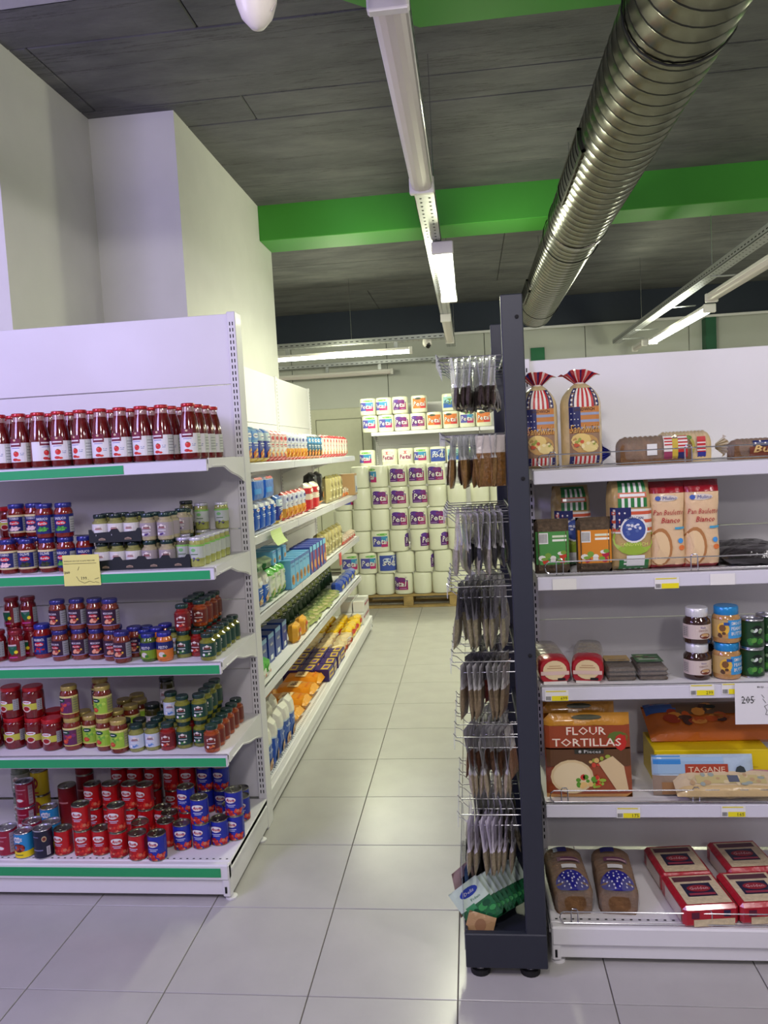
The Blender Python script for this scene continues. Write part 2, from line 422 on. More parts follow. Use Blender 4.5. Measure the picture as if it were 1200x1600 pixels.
t = thing('light_track', 'white lamp track at upper right with a bright lit tube', 'light', (1.865, 0, 0))
tray(t, 10.0, .10, 2.80, n=160)
hl = fixture(t, 7.04, 2.1, 2.73, .09, LIT, 'lit_lamp'); hl.location.x = .23
fixture(t, 4.2, 2.7, 2.79, .09, DIFF).location.x = .2
fixture(t, 9.4, .55, 2.75, .06, DIFF).location.x = .2
for yy in (4.0, 6.2, 8.6):
    mb = MB(); mb.tube([(0, yy, 2.80), (0, yy, CEIL)], .003, CHROME); part('hanging_wire', mb, t)
for yy in (4.4, 6.2, 7.5, 8.9, 9.6): mb = MB(); mb.box(-.01, .24, yy - .02, yy + .02, 2.795, 2.80, GALV); part('cross_bracket', mb, t)

t = thing('light_track', 'cable tray across the back left with a long lit tube below', 'light', (-.22, 8.52, 0), (0, 0, pi / 2))
tray(t, 3.3, .16, 2.80, n=55)
fixture(t, .35, 1.5, 2.735, .07, LIT, 'lit_lamp')
mb = MB(); mb.tube([(0, 1.0, 2.80), (0, 1.0, CEIL)], .003, CHROME); part('hanging_wire', mb, t)
for a in (.5, 1.7): mb = MB(); mb.box(-.02, .02, a, a + .04, 2.73, 2.8, GALV); part('drop_bracket', mb, t)
t = thing('light_track', 'unlit tray and tube on the back wall below the lit tube', 'light', (-.2, 10.28, 0), (0, 0, pi / 2))
tray(t, 3.6, .14, 2.77, n=55)
fixture(t, .75, 1.9, 2.70, .07, DIFF)
for a, b_, c_, d_ in ((.2, -.285, 2.76, 2.77), (2.9, -.285, 2.76, 2.77), (1.6, .02, 2.70, 2.77), (.9, .02, 2.70, 2.77)): mb = MB(); mb.box(-.02, abs(b_), a, a + .04, c_, d_, GALV); part('wall_bracket', mb, t)

t = thing('security_camera', 'small white dome security camera beside the lit back tube', 'camera', (-.40, 8.50, 2.80))
mb = MB(); mb.lathe([(.045, 0), (.05, -.02), (.05, -.05), (.035, -.075), (.001, -.082)], HOUS, 16); part('housing', mb, t)
mb = MB(); mb.lathe([(.028, -.04), (.03, -.07), (.018, -.092), (.001, -.1)], mat('lens_black', (18, 18, 22), .15), 12, cx=.01, cy=-.02); part('lens', mb, t)

# perforated tray and bulb-like housing at the top left
t = thing('cable_tray', 'perforated lilac-grey cable tray cut by the top left corner', 'tray', (-2.1, 1.832, 0), (0, 0, -pi / 2 - .02))
tray(t, 1.54, .34, 2.80, n=14)
for a in (.2, 1.2): mb = MB(); mb.tube([(0, a, 2.80), (0, a, CEIL)], .004, CHROME); part('hanging_wire', mb, t)
p0 = at(403, 46, 'Z', 2.70)
t = thing('alarm_speaker', 'white cone shaped alarm housing hanging at the top edge', 'alarm', (p0.x, p0.y, 2.70))
mb = MB(); mb.lathe([(.001, 0), (.018, .004), (.04, .03), (.052, .065), (.056, .10), (.05, .13), (.03, .145)], mat('cream_plastic', (214, 208, 198), .45, coat=.2, noise=.08), 20); part('shell', mb, t)
mb = MB(); mb.tube([(0, 0, .14), (0, 0, CEIL - 2.70)], .008, HOUS); part('stem', mb, t)
mb = MB(); mb.tube([(.042, -.02, .03), (.05, .0, .06), (.04, .035, .08)], .002, DIFF); part('seam', mb, t)

# spiral duct
DX, DZ, DR = .709, 2.94, .175
DUCT = mat('spiral_duct_steel', (112, 110, 102), .22, 1.0, noise=.12, nscale=7)
SEAM = mat('duct_seam_dark', (34, 34, 32), .5, 0.6)
t = thing('air_duct', 'big shiny spiral steel ventilation duct running under the ceiling', 'duct', (DX, 0, DZ))
def spiral(y0, y1, r, pitch=.085, n=36):
    mb = MB(); v = []; fs = []; ms = []
    prof = [(0, .0), (.055, .0), (.066, .0035), (.074, .0045), (.080, .0)]
    turns = int((y1 - y0) / pitch); cols = []
    for k in range(turns):
        for (dy, dr) in prof: cols.append((k * pitch + dy, r + dr, dr > .001))
    for (yy, r_, s_) in cols:
        for a in range(n + 1):
            tt = 2 * pi * a / n
            v.append((r_ * math.cos(tt), min(max(y0 + yy + pitch * a / n, y0), y1), r_ * math.sin(tt)))
    for i in range(len(cols) - 1):
        for a in range(n):
            fs.append((i * (n + 1) + a, (i + 1) * (n + 1) + a, (i + 1) * (n + 1) + a + 1, i * (n + 1) + a + 1))
            ms.append(SEAM if cols[i][2] else DUCT)
    mb.add(v, fs, ms, True); return mb
part('duct_section', spiral(-2, 4.86, DR), t)
part('duct_section', spiral(4.86, 7.98, DR - .006), t)
for yy, rr_ in ((4.84, DR + .008), (1.7, DR + .008)):
    mb = MB(); q = [(rr_ * math.cos(a * pi / 18), rr_ * math.sin(a * pi / 18)) for a in range(36)]
    mb.prism(q, yy, yy + .05, DUCT, 'Y'); part('joint_collar', mb, t)
mb = MB(); q = [((DR - .002) * math.cos(a * pi / 18), (DR - .002) * math.sin(a * pi / 18)) for a in range(36)]
mb.prism(q, 7.95, 7.975, DUCT, 'Y'); part('end_cap', mb, t)
mb = MB()
for yy in (2.6, 5.2, 7.4):
    mb = MB()
    mb.tube([(0, yy, DR - .002), (0, yy, CEIL - DZ)], .004, CHROME); part('hanger_rod', mb, t)
    mb = MB(); mb.tube([((DR + .006) * math.cos(a * pi / 12), yy, (DR + .006) * math.sin(a * pi / 12)) for a in range(25)], .004, SEAM); part('hanger_band', mb, t)
# grille let into the duct's left flank
def grille(y0, L):
    mb = MB(); R_ = DR + .014; A0, A1 = math.radians(172), math.radians(206)
    n = 6
    def ring(a, r_): return (r_ * math.cos(a), r_ * math.sin(a))
    for (ya, yb, aa, ab) in ((y0, y0 + .025, A0, A1), (y0 + L - .025, y0 + L, A0, A1), (y0, y0 + L, A0, A0 + .07), (y0, y0 + L, A1 - .07, A1)):
        q = [ring(aa + (ab - aa) * i / n, R_) for i in range(n + 1)] + [ring(ab - (ab - aa) * i / n, DR - .004) for i in range(n + 1)]
        mb.prism(q, ya, yb, DUCT, 'Y')
    part('vent_frame', mb, t)
    mb = MB()
    q = [ring(A0 + (A1 - A0) * i / n, DR + .007) for i in range(n + 1)] + [ring(A1 - (A1 - A0) * i / n, DR - .004) for i in range(n + 1)]
    mb.prism(q, y0 + .02, y0 + L - .02, DARK, 'Y')
    for i in range(1, 9):
        yy = y0 + .02 + i * (L - .04) / 9
        mb.prism([ring(A0 + .08 + (A1 - A0 - .16) * k / n, DR + .010) for k in range(n + 1)] + [ring(A1 - .08 - (A1 - A0 - .16) * k / n, DR) for k in range(n + 1)], yy, yy + .006, SEAM, 'Y')
    part('vent_grille', mb, t)
grille(3.55, .75); grille(6.6, .6)

# ================================================================== gondola shelving
def gondola(label, W, H, shelves, base_h, D_base, D_shelf, loc, rz, posts, seams, bays=None, strips=None, brackets=True, holes=True, gap=.09):
    """local: x along the run, y = 0 at the base front, panel at y = D_base, z up"""
    t = thing('shelving_unit', label, 'shelves', loc, (0, 0, rz))
    yb = D_base
    mb = MB(); mb.box(0.02, W - .02, .012, .03, .018, base_h - .05, WHITE_METAL, b=.003); part('kick_panel', mb, t)
    mb = MB(); mb.box(0.0, W, .03, yb, base_h - .025, base_h, WHITE_METAL, b=.004)
    mb.box(0.0, W, .0, .03, base_h - .06, base_h, WHITE_METAL, b=.005); bd = part('base_deck', mb, t)
    q = MB(); n = int(W / .0255)
    for i in range(n):
        for yy in ((.045,) if holes else ()):
            x = .02 + i * .0255
            q.add([(x + a * .004, yy + b_ * .003, base_h + .0006) for a, b_ in ((-1, -1), (1, -1), (1, 1), (-1, 1))], [(0, 1, 2, 3)], DARK)
    o = part('hole_row', q, bd); o['kind'] = 'stuff'
    for x in (0, W - .028):
        mb = MB(); mb.box(x, x + .028, .004, yb, .014, base_h - .002, WHITE_METAL, b=.004)
        mb.box(x + .028 if x else x - .0, x + .033 if x else x - .004, .03, yb - .02, base_h - .035, base_h - .025, WHITE_METAL)
        mb.box(x - .001, x + .029, .0, .006, .03, .075, DARK) if False else None
        part('base_leg', mb, t)
        for zz in (base_h * .30, base_h * .72): mb = MB(); mb.box(x + .009, x + .016, .0015, .006, zz - .012, zz + .012, DARK); part('slot', mb, t)
    for x in (.02, W - .005):
        for yy in (.03, yb - .10): mb = MB(); mb.lathe([(.022, 0), (.022, .006), (.008, .01), (.006, .03)], WHITE_METAL, 12, x, yy); part('levelling_foot', mb, t)
    for x in posts:
        mb = MB(); mb.box(x - .0185, x + .0185, yb, yb + .085, .0, H, WHITE_METAL, b=.003); pp = part('upright', mb, t)
        q = MB(); z = .17
        while z < H - .03:
            for dx in (-.006, .006):
                q.add([(x + dx + a * .0022, yb - .0006, z + b_ * .0075) for a, b_ in ((-1, -1), (1, -1), (1, 1), (-1, 1))], [(0, 1, 2, 3)], DARK)
            z += .0255
        o = part('slots', q, pp); o['kind'] = 'stuff'
    xs = sorted(posts); bl = [0.0] + [a for a in xs if .03 < a < W - .05] + [W]
    if bays: bl = bays
    zs = sorted([base_h] + seams + [H - .005])
    for x0, x1 in zip(bl[:-1], bl[1:]):
        for z0, z1 in zip(zs[:-1], zs[1:]):
            mb = MB(); mb.box(x0 + (.019 if x0 in xs else .002), x1 - (.019 if abs(x1 - W) < .01 and any(abs(p - W) < .04 for p in xs) else .002) , yb + .012, yb + .03, z0 + .0015, z1 - .0015, WHITE_METAL, b=.002)
            part('back_panel', mb, t)
    for si, z in enumerate(shelves):
        sb = bl if len(bl) > 2 and not brackets else [0.0, W]
        y0 = gap; y1 = yb + .01
        for x0, x1 in zip(sb[:-1], sb[1:]):
            mb = MB(); mb.box(x0 + .004, x1 - .004, y0, y1 + 0, z - .022, z, WHITE_METAL, b=.003)
            mb.box(x0 + .004, x1 - .004, y0, y0 + .012, z - .045, z, WHITE_METAL, b=.003)
            sh = part('shelf', mb, t)
            mb = MB(); mb.box(x0 + .004, x1 - .004 - (.0 if not brackets else .0), y0 - .006, y0, z - .045, z - .003, LIP, b=.002)
            ps = part('price_strip', mb, sh)
            if strips:
                for (a, b_) in strips[si]:
                    q = MB(); q.box(a, b_, y0 - .0085, y0 - .006, z - .041, z - .009, GREEN_STRIP, b=.0005); part('green_insert', q, sh)
            ends = (x0 + .003, x1 - .006)
            for ex in ends:
                q = MB(); pts = [(y0 + .015, z + .002), (y1 - .01, z + .002), (y1 - .01, z - .105)]
                L = y1 - .01 - (y0 + .015)
                for k in range(1, 13):
                    f = k / 13; g_ = min(1, f / .62); s_ = g_ * g_ * (3 - 2 * g_)
                    pts.append((y1 - .01 - L * f, z - .105 + .072 * s_ + .010 * math.sin(2 * pi * min(1, f / .62))))
                pts.append((y0 + .015, z - .034))
                q.prism(pts, ex, ex + .004, WHITE_METAL, 'X')
                # raised rim that follows the curve
                rim = [(ex + .004 + .001, a, b_ + .006) for a, b_ in pts[3:-1]]
                q.tube(rim, .0028, WHITE_METAL, 5)
                part('bracket', q, sh)
    return t

LZ = [1.628, 1.228, .873, .519]; LB = .139
lw = 1.62
gl = gondola('white shelving unit on the left, stocked with jars and cans', lw, 2.235, LZ, LB, .55, .45,
        (-.945 - lw, 2.66, 0), 0, [0.02, lw - .018], [.41, .715, 1.02, 1.325, 1.63, 1.936],
        strips=[[(0, lw - .32)], [(0, lw - .02)], [(0, lw - .01)], [(0, lw - .01)]])
q = MB(); q.box(.0, lw - .03, -.0025, 0, LB - .046, LB - .012, GREEN_STRIP, b=.0005); part('green_insert', q, gl)
AZ = [1.600, 1.252, .87, .51]; AB = .135
ga = gondola('long white shelving run along the left side of the aisle', 3.68, 2.225, AZ, AB, .46, .38,
        (-.95, 3.30, 0), pi / 2, [0.02, 1.23, 2.46, 3.66], [.41, .715, 1.02, 1.325, 1.86],
        brackets=False, gap=.085, bays=[0, 1.23, 2.46, 3.68])
RZ = [1.538, 1.209, .86, .482]; RB = .124
rw = 1.85
gr = gondola('white shelving unit on the right, stocked with packed breads', rw, 1.918, RZ, RB, .48, .39,
        (.187, 2.34, 0), 0, [.02, rw - .02], [.38, .68, .98, 1.30],
        brackets=True, gap=.085)
# ================================================================== packaged goods: kinds
WHT = (232, 230, 228); RED = (196, 26, 30); MAR = (120, 20, 34); NAV = (24, 36, 110); GRN = (60, 130, 50); YEL = (236, 205, 40); BLK = (26, 26, 30)
def glossy(rgb): return mat('jar_contents_%02x%02x%02x' % rgb, rgb, .12, coat=.9, noise=.25, nscale=60)
def lidm(rgb): return mat('painted_lid_%02x%02x%02x' % rgb, rgb, .3, .25, coat=.4)

def jar(name, cat, r, h, content, lid, art, neck=.82, lidr=.86, shoulder=.78, lidh=.13, n=16, taper=1.0):
    T = Tpl(name, cat, r, h)
    mb = MB(); zl = h * (1 - lidh)
    mb.lathe([(r * .8, 0), (r * .96, h * .03), (r, h * .08), (r * taper, h * shoulder * .9), (r * taper * .97, h * shoulder), (r * neck, h * (shoulder + .06)), (r * neck * .98, zl + .002)], glossy(content), n)
    b = T.add('glass_body', mb)
    mb = MB(); mb.lathe([(r * lidr, zl), (r * lidr * 1.03, zl + .002), (r * lidr * 1.03, h - .003), (r * lidr * .96, h), (r * lidr * .85, h - .001)], lidm(lid), n); T.add('lid', mb)
    mb = MB(); art(Art(mb, cylmap(r * 1.004), .008), r, h); T.add('label', mb)
    return T
def side_print(A, r, h, v0, v1, c=(170, 172, 170), a0=.95, a1=1.75, sgn=1):
    A.rect(sgn * a0 * r, v0, sgn * a1 * r, v1, c, 1)
    for i in range(5):
        vv = v0 + (v1 - v0) * (.15 + .16 * i); A.rect(sgn * (a0 + .1) * r, vv, sgn * (a1 - .1) * r, vv + .002, (90, 90, 95), 2)
# passata bottle
def t_bottle():
    T = Tpl('passata_bottle', 'bottle', .0365, .207)
    SA = glossy((100, 14, 16)); GL = mat('bottle_neck_glass', (196, 160, 158), .05, coat=.8, trans=.35, alpha=.85)
    mb = MB(); mb.lathe([(.030, 0), (.035, .003), (.0365, .012), (.0365, .098), (.034, .125), (.029, .155), (.0235, .176)], SA, 18); b = T.add('glass_body', mb)
    mb = MB(); mb.lathe([(.0235, .176), (.0215, .186), (.021, .196)], GL, 16); T.add('neck', mb)
    mb = MB(); mb.lathe([(.0245, .194), (.0255, .196), (.0255, .2045), (.0235, .207), (.021, .206)], lidm((176, 24, 36)), 18); T.add('cap', mb)
    mb = MB(); A = Art(mb, cylmap(.0367), .008); r = .0367
    A.rect(-1.5 * r, .024, 1.9 * r, .096, (222, 220, 222), 0)
    A.rect(-.62 * r, .082, .55 * r, .112, (112, 22, 52), 1); A.rect(-.5 * r, .0895, .42 * r, .0945, (226, 222, 224), 2)
    A.ell(-.05 * r, .106, .005, .004, (210, 190, 150), 2)
    A.text('Polpa di Pomodoro', -.05 * r, .0775, .030, .0055, (60, 80, 160), 2) if False else A.rect(-.45 * r, .0755, .40 * r, .0775, (90, 110, 180), 1)
    A.ell(.0, .0545, .0105, .0105, (204, 40, 34), 1, 16); A.ell(-.003, .0585, .004, .003, (226, 96, 84), 2, 8); A.ell(0, .064, .004, .0016, (70, 120, 50), 3, 6)
    A.ell(-.004, .0335, .011, .0055, (190, 38, 34), 1, 10); A.ell(.008, .0315, .008, .004, (206, 60, 40), 2, 10)
    A.rect(.42 * r, .05, .75 * r, .052, (90, 110, 160), 1); A.rect(.42 * r, .056, .8 * r, .058, (90, 110, 160), 1)
    side_print(A, r, .2, .026, .094, (196, 200, 192), 1.0, 1.85)
    T.add('label', mb); return T
B_PASS = t_bottle()
def a_barilla(word, pic, base=(26, 34, 104), band=None):
    def f(A, r, h):
        A.rect(-1.9 * r, h * .14, 1.9 * r, h * .68, base, 0)
        if band: A.rect(-1.9 * r, h * .62, 1.9 * r, h * .68, band, 1); A.rect(-1.9 * r, h * .14, 1.9 * r, h * .19, band, 1)
        A.text(word, 0, h * .57, min(.042, .0072 * len(word)), h * .075, WHT, 2, .01)
        A.ell(0, h * .44, .019, h * .062, (206, 24, 34), 2); A.text('Barilla', 0, h * .44, .030, h * .065, WHT, 4, .01, .2)
        A.blobs(0, h * .27, .034, h * .09, pic, 9, .006, 2, 5)
        side_print(A, r, h, h * .16, h * .60)
    return f
JB_T = jar('sauce_jar', 'jar', .034, .131, (116, 26, 16), (34, 40, 120), a_barilla('TONNO', [(226, 190, 190), (240, 210, 206)], (30, 36, 100), (214, 200, 150)))
JB_O = jar('sauce_jar', 'jar', .034, .131, (112, 24, 15), (34, 40, 120), a_barilla('OLIVE', [(30, 40, 30), (60, 70, 40)], (26, 34, 104), (210, 196, 150)))
JB_B = jar('sauce_jar', 'jar', .034, .131, (120, 26, 16), (34, 40, 120), a_barilla('BASILICO', [(60, 140, 50), (90, 170, 70)]))
JB_A = jar('sauce_jar', 'jar', .0345, .134, (140, 28, 22), (40, 50, 150), a_barilla('ARRABBIATA', [(190, 30, 40), (40, 70, 150)]))
def a_mex(A, r, h):
    A.rect(-1.9 * r, h * .17, 1.9 * r, h * .68, (48, 22, 50), 0); A.rect(-1.9 * r, h * .17, 1.9 * r, h * .19, (150, 140, 190), 1)
    A.text('MEXICANA', 0, h * .57, .036, h * .065, (226, 214, 226), 2, .01)
    A.ell(0, h * .46, .016, h * .05, (190, 30, 40), 2); A.text('Barilla', 0, h * .46, .025, h * .05, WHT, 4, .0, .2)
    A.blobs(0, h * .31, .030, h * .09, [(214, 120, 90), (170, 60, 50), (222, 160, 130)], 9, .006, 2, 3)
    A.ell(.018, h * .36, .004, .004, (220, 170, 60), 3, 8); side_print(A, r, h, h * .2, h * .66, (150, 150, 158))
J_MEX = jar('sauce_jar', 'jar', .0325, .119, (118, 46, 28), (44, 44, 118), a_mex, shoulder=.76)
def a_pesto(lc):
    def f(A, r, h):
        A.rect(-1.9 * r, h * .12, 1.9 * r, h * .70, lc, 0); A.rect(-1.9 * r, h * .44, 1.9 * r, h * .70, (24, 34, 96), 1)
        A.text('PESTO', .002, h * .52, .034, h * .10, WHT, 2, .01, .1); A.ell(-.004, h * .27, .012, h * .09, (210, 200, 190), 2); A.ell(.006, h * .23, .007, h * .05, (60, 120, 40), 3, 8)
    return f
J_PG = jar('pesto_jar', 'jar', .0305, .106, (70, 96, 26), (30, 44, 130), a_pesto((112, 146, 40)))
J_PO = jar('pesto_jar', 'jar', .0305, .109, (200, 110, 40), (40, 40, 140), a_pesto((206, 116, 46)))
def a_small(lc, pc):
    def f(A, r, h):
        A.rect(-1.7 * r, h * .16, 1.7 * r, h * .66, lc, 0)
        A.ell(0, h * .50, .016, h * .11, (226, 214, 206), 1, pts=[(-1, -.5), (1, -.5), (1, .35), (.5, .5), (0, 1), (-.5, .5), (-1, .35)])
        A.rect(-.012, h * .455, .012, h * .48, (150, 40, 50), 3); A.rect(-.010, h * .50, .010, h * .52, (120, 80, 60), 3)
        A.rect(-.016, h * .36, .016, h * .385, (220, 220, 220), 1); A.blobs(.004, h * .26, .026, h * .08, pc, 7, .0045, 1, 9)
        A.ell(-.013, h * .25, .005, .005, (230, 230, 230), 3, 8)
    return f
DG = (20, 54, 48)
def small(content, lc, pc, lid=DG, name='pesto_jar'): return jar(name, 'jar', .030, .102, content, lid, a_small(lc, pc), shoulder=.72, neck=.72, lidr=.80, lidh=.14, n=14)
J_SG = small((126, 128, 44), (30, 66, 58), [(90, 150, 60), (60, 120, 60), (220, 220, 200)])          # green pesto
J_SB = small((140, 142, 70), (190, 200, 214), [(90, 130, 190), (120, 160, 210)])                   # green, pale blue label
J_SO = small((160, 70, 26), (110, 40, 30), [(200, 90, 50), (210, 140, 80)])                         # orange
J_SR = small((140, 28, 24), (110, 24, 30), [(190, 50, 40), (220, 160, 130)])                        # red
J_SW = small((146, 146, 84), (210, 208, 206), [(150, 140, 170), (180, 180, 160)], (20, 40, 40))     # tray jars: olive with white label
J_ST = small((176, 166, 130), (156, 146, 150), [(70, 40, 110), (200, 190, 210)], (22, 52, 50))       # tray jars: tapenade
def a_wl(A, r, h):
    A.rect(-1.9 * r, h * .30, 1.9 * r, h * .76, (184, 190, 182), 0); A.rect(-1.9 * r, h * .70, 1.9 * r, h * .76, (130, 190, 90), 1)
    A.ell(-.003, h * .58, .009, h * .06, (120, 180, 110), 1); A.rect(-.014, h * .42, .014, h * .45, (80, 110, 70), 1)
    A.blobs(.004, h * .28, .026, h * .09, [(60, 60, 60), (150, 170, 70), (90, 80, 120)], 8, .005, 1, 4)
J_WL = jar('pickle_jar', 'jar', .0285, .110, (166, 170, 90), (206, 206, 210), a_wl, shoulder=.84, lidr=.95, neck=.92, lidh=.1)
J_WD = jar('pickle_jar', 'jar', .0285, .108, (110, 104, 84), (190, 186, 216), a_wl, shoulder=.84, lidr=.95, neck=.92, lidh=.1)
def a_dost(A, r, h):
    A.ell(-.004, h * .42, .017, h * .19, (20, 90, 62), 1, pts=[(-1, .7), (1, .7), (1, .1), (.6, -.6), (0, -1), (-.6, -.6), (-1, .1)]); A.rect(-.020, h * .53, .012, h * .58, (210, 190, 190), 2)
    A.ell(.010, h * .33, .007, .007, (230, 210, 40), 3, 10); A.rect(-.018, h * .14, .014, h * .18, (190, 60, 140), 1)
    side_print(A, r, h, h * .16, h * .66, (150, 154, 156), .75, 1.4)
J_RED = jar('ketchup_jar', 'jar', .034, .121, (122, 16, 24), (134, 26, 40), a_dost, shoulder=.74, lidr=.80, neck=.74, taper=.90)
def a_gold(c1, c2):
    def f(A, r, h):
        A.rect(-1.8 * r, h * .16, 1.8 * r, h * .72, c1, 0); A.rect(-1.8 * r, h * .66, 1.8 * r, h * .72, (214, 206, 130), 1); A.rect(-1.8 * r, h * .16, 1.8 * r, h * .19, (214, 200, 110), 1)
        A.ell(-.009, h * .59, .017, h * .065, (24, 70, 50), 2); A.rect(-.019, h * .58, .0, h * .60, WHT, 3)
        A.blobs(.006, h * .42, .03, h * .14, c2, 10, .008, 1, 11); A.ell(-.012, h * .30, .012, h * .07, (190, 60, 40), 2); A.ell(-.012, h * .31, .007, h * .035, (212, 96, 60), 3)
        side_print(A, r, h, h * .2, h * .68, (150, 150, 90))
    return f
GOLD = (178, 158, 84)
J_GG = jar('sauce_jar', 'jar', .0345, .127, (112, 40, 22), GOLD, a_gold((150, 190, 60), [(90, 160, 50), (180, 210, 80), (120, 180, 60)]), shoulder=.80)
J_GP = jar('sauce_jar', 'jar', .0345, .127, (122, 38, 24), GOLD, a_gold((96, 40, 84), [(170, 50, 60), (120, 50, 110), (196, 70, 60)]), shoulder=.80)
def a_rl(A, r, h):
    A.rect(-1.0 * r, h * .30, 1.0 * r, h * .50, (190, 190, 70), 0)
    A.ell(-.006, h * .54, .020, h * .055, WHT, 1); A.rect(-.02, h * .53, .006, h * .555, (180, 40, 50), 2)
    A.ell(-.007, h * .33, .018, h * .10, (214, 190, 180), 1); A.ell(-.007, h * .34, .013, h * .07, (150, 20, 30), 2); side_print(A, r, h, h * .26, h * .62, (156, 156, 162), .8, 1.35)
J_RL = jar('pepper_paste_jar', 'jar', .041, .124, (110, 14, 18), (186, 24, 34), a_rl, shoulder=.82, lidr=.92, neck=.86)
J_TD = jar('olive_jar', 'jar', .031, .128, (60, 56, 26), (24, 34, 30), a_small((180, 176, 168), [(120, 30, 40), (70, 80, 30)]), shoulder=.82, neck=.9, lidr=.95)
J_FW = jar('olive_jar', 'jar', .028, .104, (120, 116, 70), (24, 34, 30), a_small((206, 202, 196), [(150, 70, 80), (130, 140, 50)]), shoulder=.8, neck=.86, lidr=.92)

def can(name, r, h, base, art, top=STEEL):
    T = Tpl(name, 'can', r, h)
    mb = MB(); mb.lathe([(r * .97, 0), (r * 1.01, .0015), (r * .99, .004), (r * .99, h - .004), (r * 1.01, h - .002), (r * .985, h), (r * .95, h), (r * .93, h - .004), (.002, h - .004)], top, 20, cap=False)
    mb.lathe([(.001, .002), (r * .97, .001)], top, 20, cap=False); b = T.add('tin_body', mb)
    mb = MB(); mb.tube([(.004 * math.cos(a) * 1.6, -.010 + .009 * math.sin(a), h - .0015) for a in [i * pi / 4 for i in range(9)]], .0012, top, 5); T.add('pull_tab', mb, b)
    mb = MB(); A = Art(mb, cylmap(r * .995), .009)
    mb.lathe([(r * 1.0, .0045), (r * 1.0, h - .0045)], P(base), 20, cap=False)
    art(A, r, h); T.add('paper_label', mb); return T
def a_anna(base):
    def f(A, r, h):
        A.ell(-.002, h * .68, .0235, h * .135, (90, 20, 60) if base == 'b' else (150, 14, 22), 1, 18); A.ell(-.002, h * .68, .022, h * .12, WHT, 2, 18)
        A.text('Anna', -.002, h * .68, .036, h * .13, (190, 24, 40), 4, .012, .35)
        A.rect(-.018, h * .46, .018, h * .49, (190, 196, 220), 1); A.rect(-.013, h * .40, .013, h * .425, (190, 196, 220), 1)
        A.blobs(0, h * .17, 2 * r * 1.5, h * .22, [(190, 30, 30), (214, 60, 44), (160, 20, 24), (206, 120, 90)], 34, .0075, 1, 21)
        side_print(A, r, h, h * .35, h * .85, (150, 30, 40) if base == 'r' else (60, 70, 170), 1.3, 1.9)
        A.rect(-1.75 * r, h * .08, -1.70 * r, h * .92, (206, 190, 150), 2)
    return f
C_RED = can('tomato_can', .034, .098, (184, 18, 26), a_anna('r'))
C_BLU = can('tomato_can', .034, .098, (28, 44, 158), a_anna('b'))
def a_by(A, r, h):
    A.rect(-pi * r, h * .05, pi * r * .99, h * .30, (238, 214, 30), 0); A.ell(-.004, h * .76, .022, h * .13, WHT, 1, pts=[(math.cos(i * pi / 8) * (1 if i % 2 else .75), math.sin(i * pi / 8) * (1 if i % 2 else .75)) for i in range(16)])
    A.text('ASILI', -.004, h * .76, .026, h * .10, (30, 110, 180), 3); A.ell(0, h * .44, .024, h * .17, (96, 24, 26), 1); A.blobs(0, h * .44, .034, h * .2, [(150, 40, 34), (180, 70, 50)], 12, .006, 2, 2)
    A.rect(-.016, h * .15, .016, h * .18, (40, 90, 60), 1)
C_BY = can('bean_can', .0355, .100, (40, 140, 200), a_by, mat('bright_tin', (200, 200, 206), .25, 1.0))
def a_pink(A, r, h):
    A.rect(-.024, h * .72, .018, h * .75, (210, 150, 170), 1); A.text('Toma', -.008, h * .60, .028, h * .08, (214, 150, 166), 1, 0, .2)
    A.ell(-.008, h * .32, .018, h * .09, (196, 60, 80), 1); A.ell(-.008, h * .32, .014, h * .06, WHT, 2); side_print(A, r, h, h * .12, h * .88, (170, 150, 160), .75, 1.3)
C_PNK = can('bean_can', .0365, .104, (148, 26, 52), a_pink, mat('bright_tin', (200, 200, 206), .25, 1.0))
def a_black(A, r, h):
    A.ell(.022, h * .70, .009, h * .10, (196, 170, 130), 1); A.ell(.022, h * .70, .006, h * .06, (120, 50, 40), 2)
    A.rect(-.022, h * .76, .002, h * .79, (110, 110, 150), 1); A.rect(-.022, h * .30, .016, h * .34, (120, 120, 160), 1); side_print(A, r, h, h * .12, h * .42, (190, 190, 200), .8, 1.2)
C_BLK = can('bean_can', .0355, .112, (26, 28, 50), a_black, mat('bright_tin', (200, 200, 206), .25, 1.0))
def a_plainred(A, r, h): A.rect(-1.2 * r, h * .1, -1.1 * r, h * .9, (190, 150, 150), 1); A.rect(-.6 * r, h * .6, .5 * r, h * .64, (190, 120, 120), 1)
C_TALL = can('bean_can', .0365, .168, (116, 18, 24), a_plainred)
def a_ly(A, r, h): A.ell(0, h * .55, .02, h * .25, (150, 40, 30), 1); A.rect(-.02, h * .12, .02, h * .18, (180, 40, 40), 1)
C_YEL = can('bean_can', .036, .105, (214, 190, 40), a_ly)
J_GRY = jar('olive_jar', 'jar', .037, .125, (96, 110, 84), (26, 40, 36), a_small((150, 156, 140), [(90, 110, 60)]), shoulder=.84, lidr=.95)

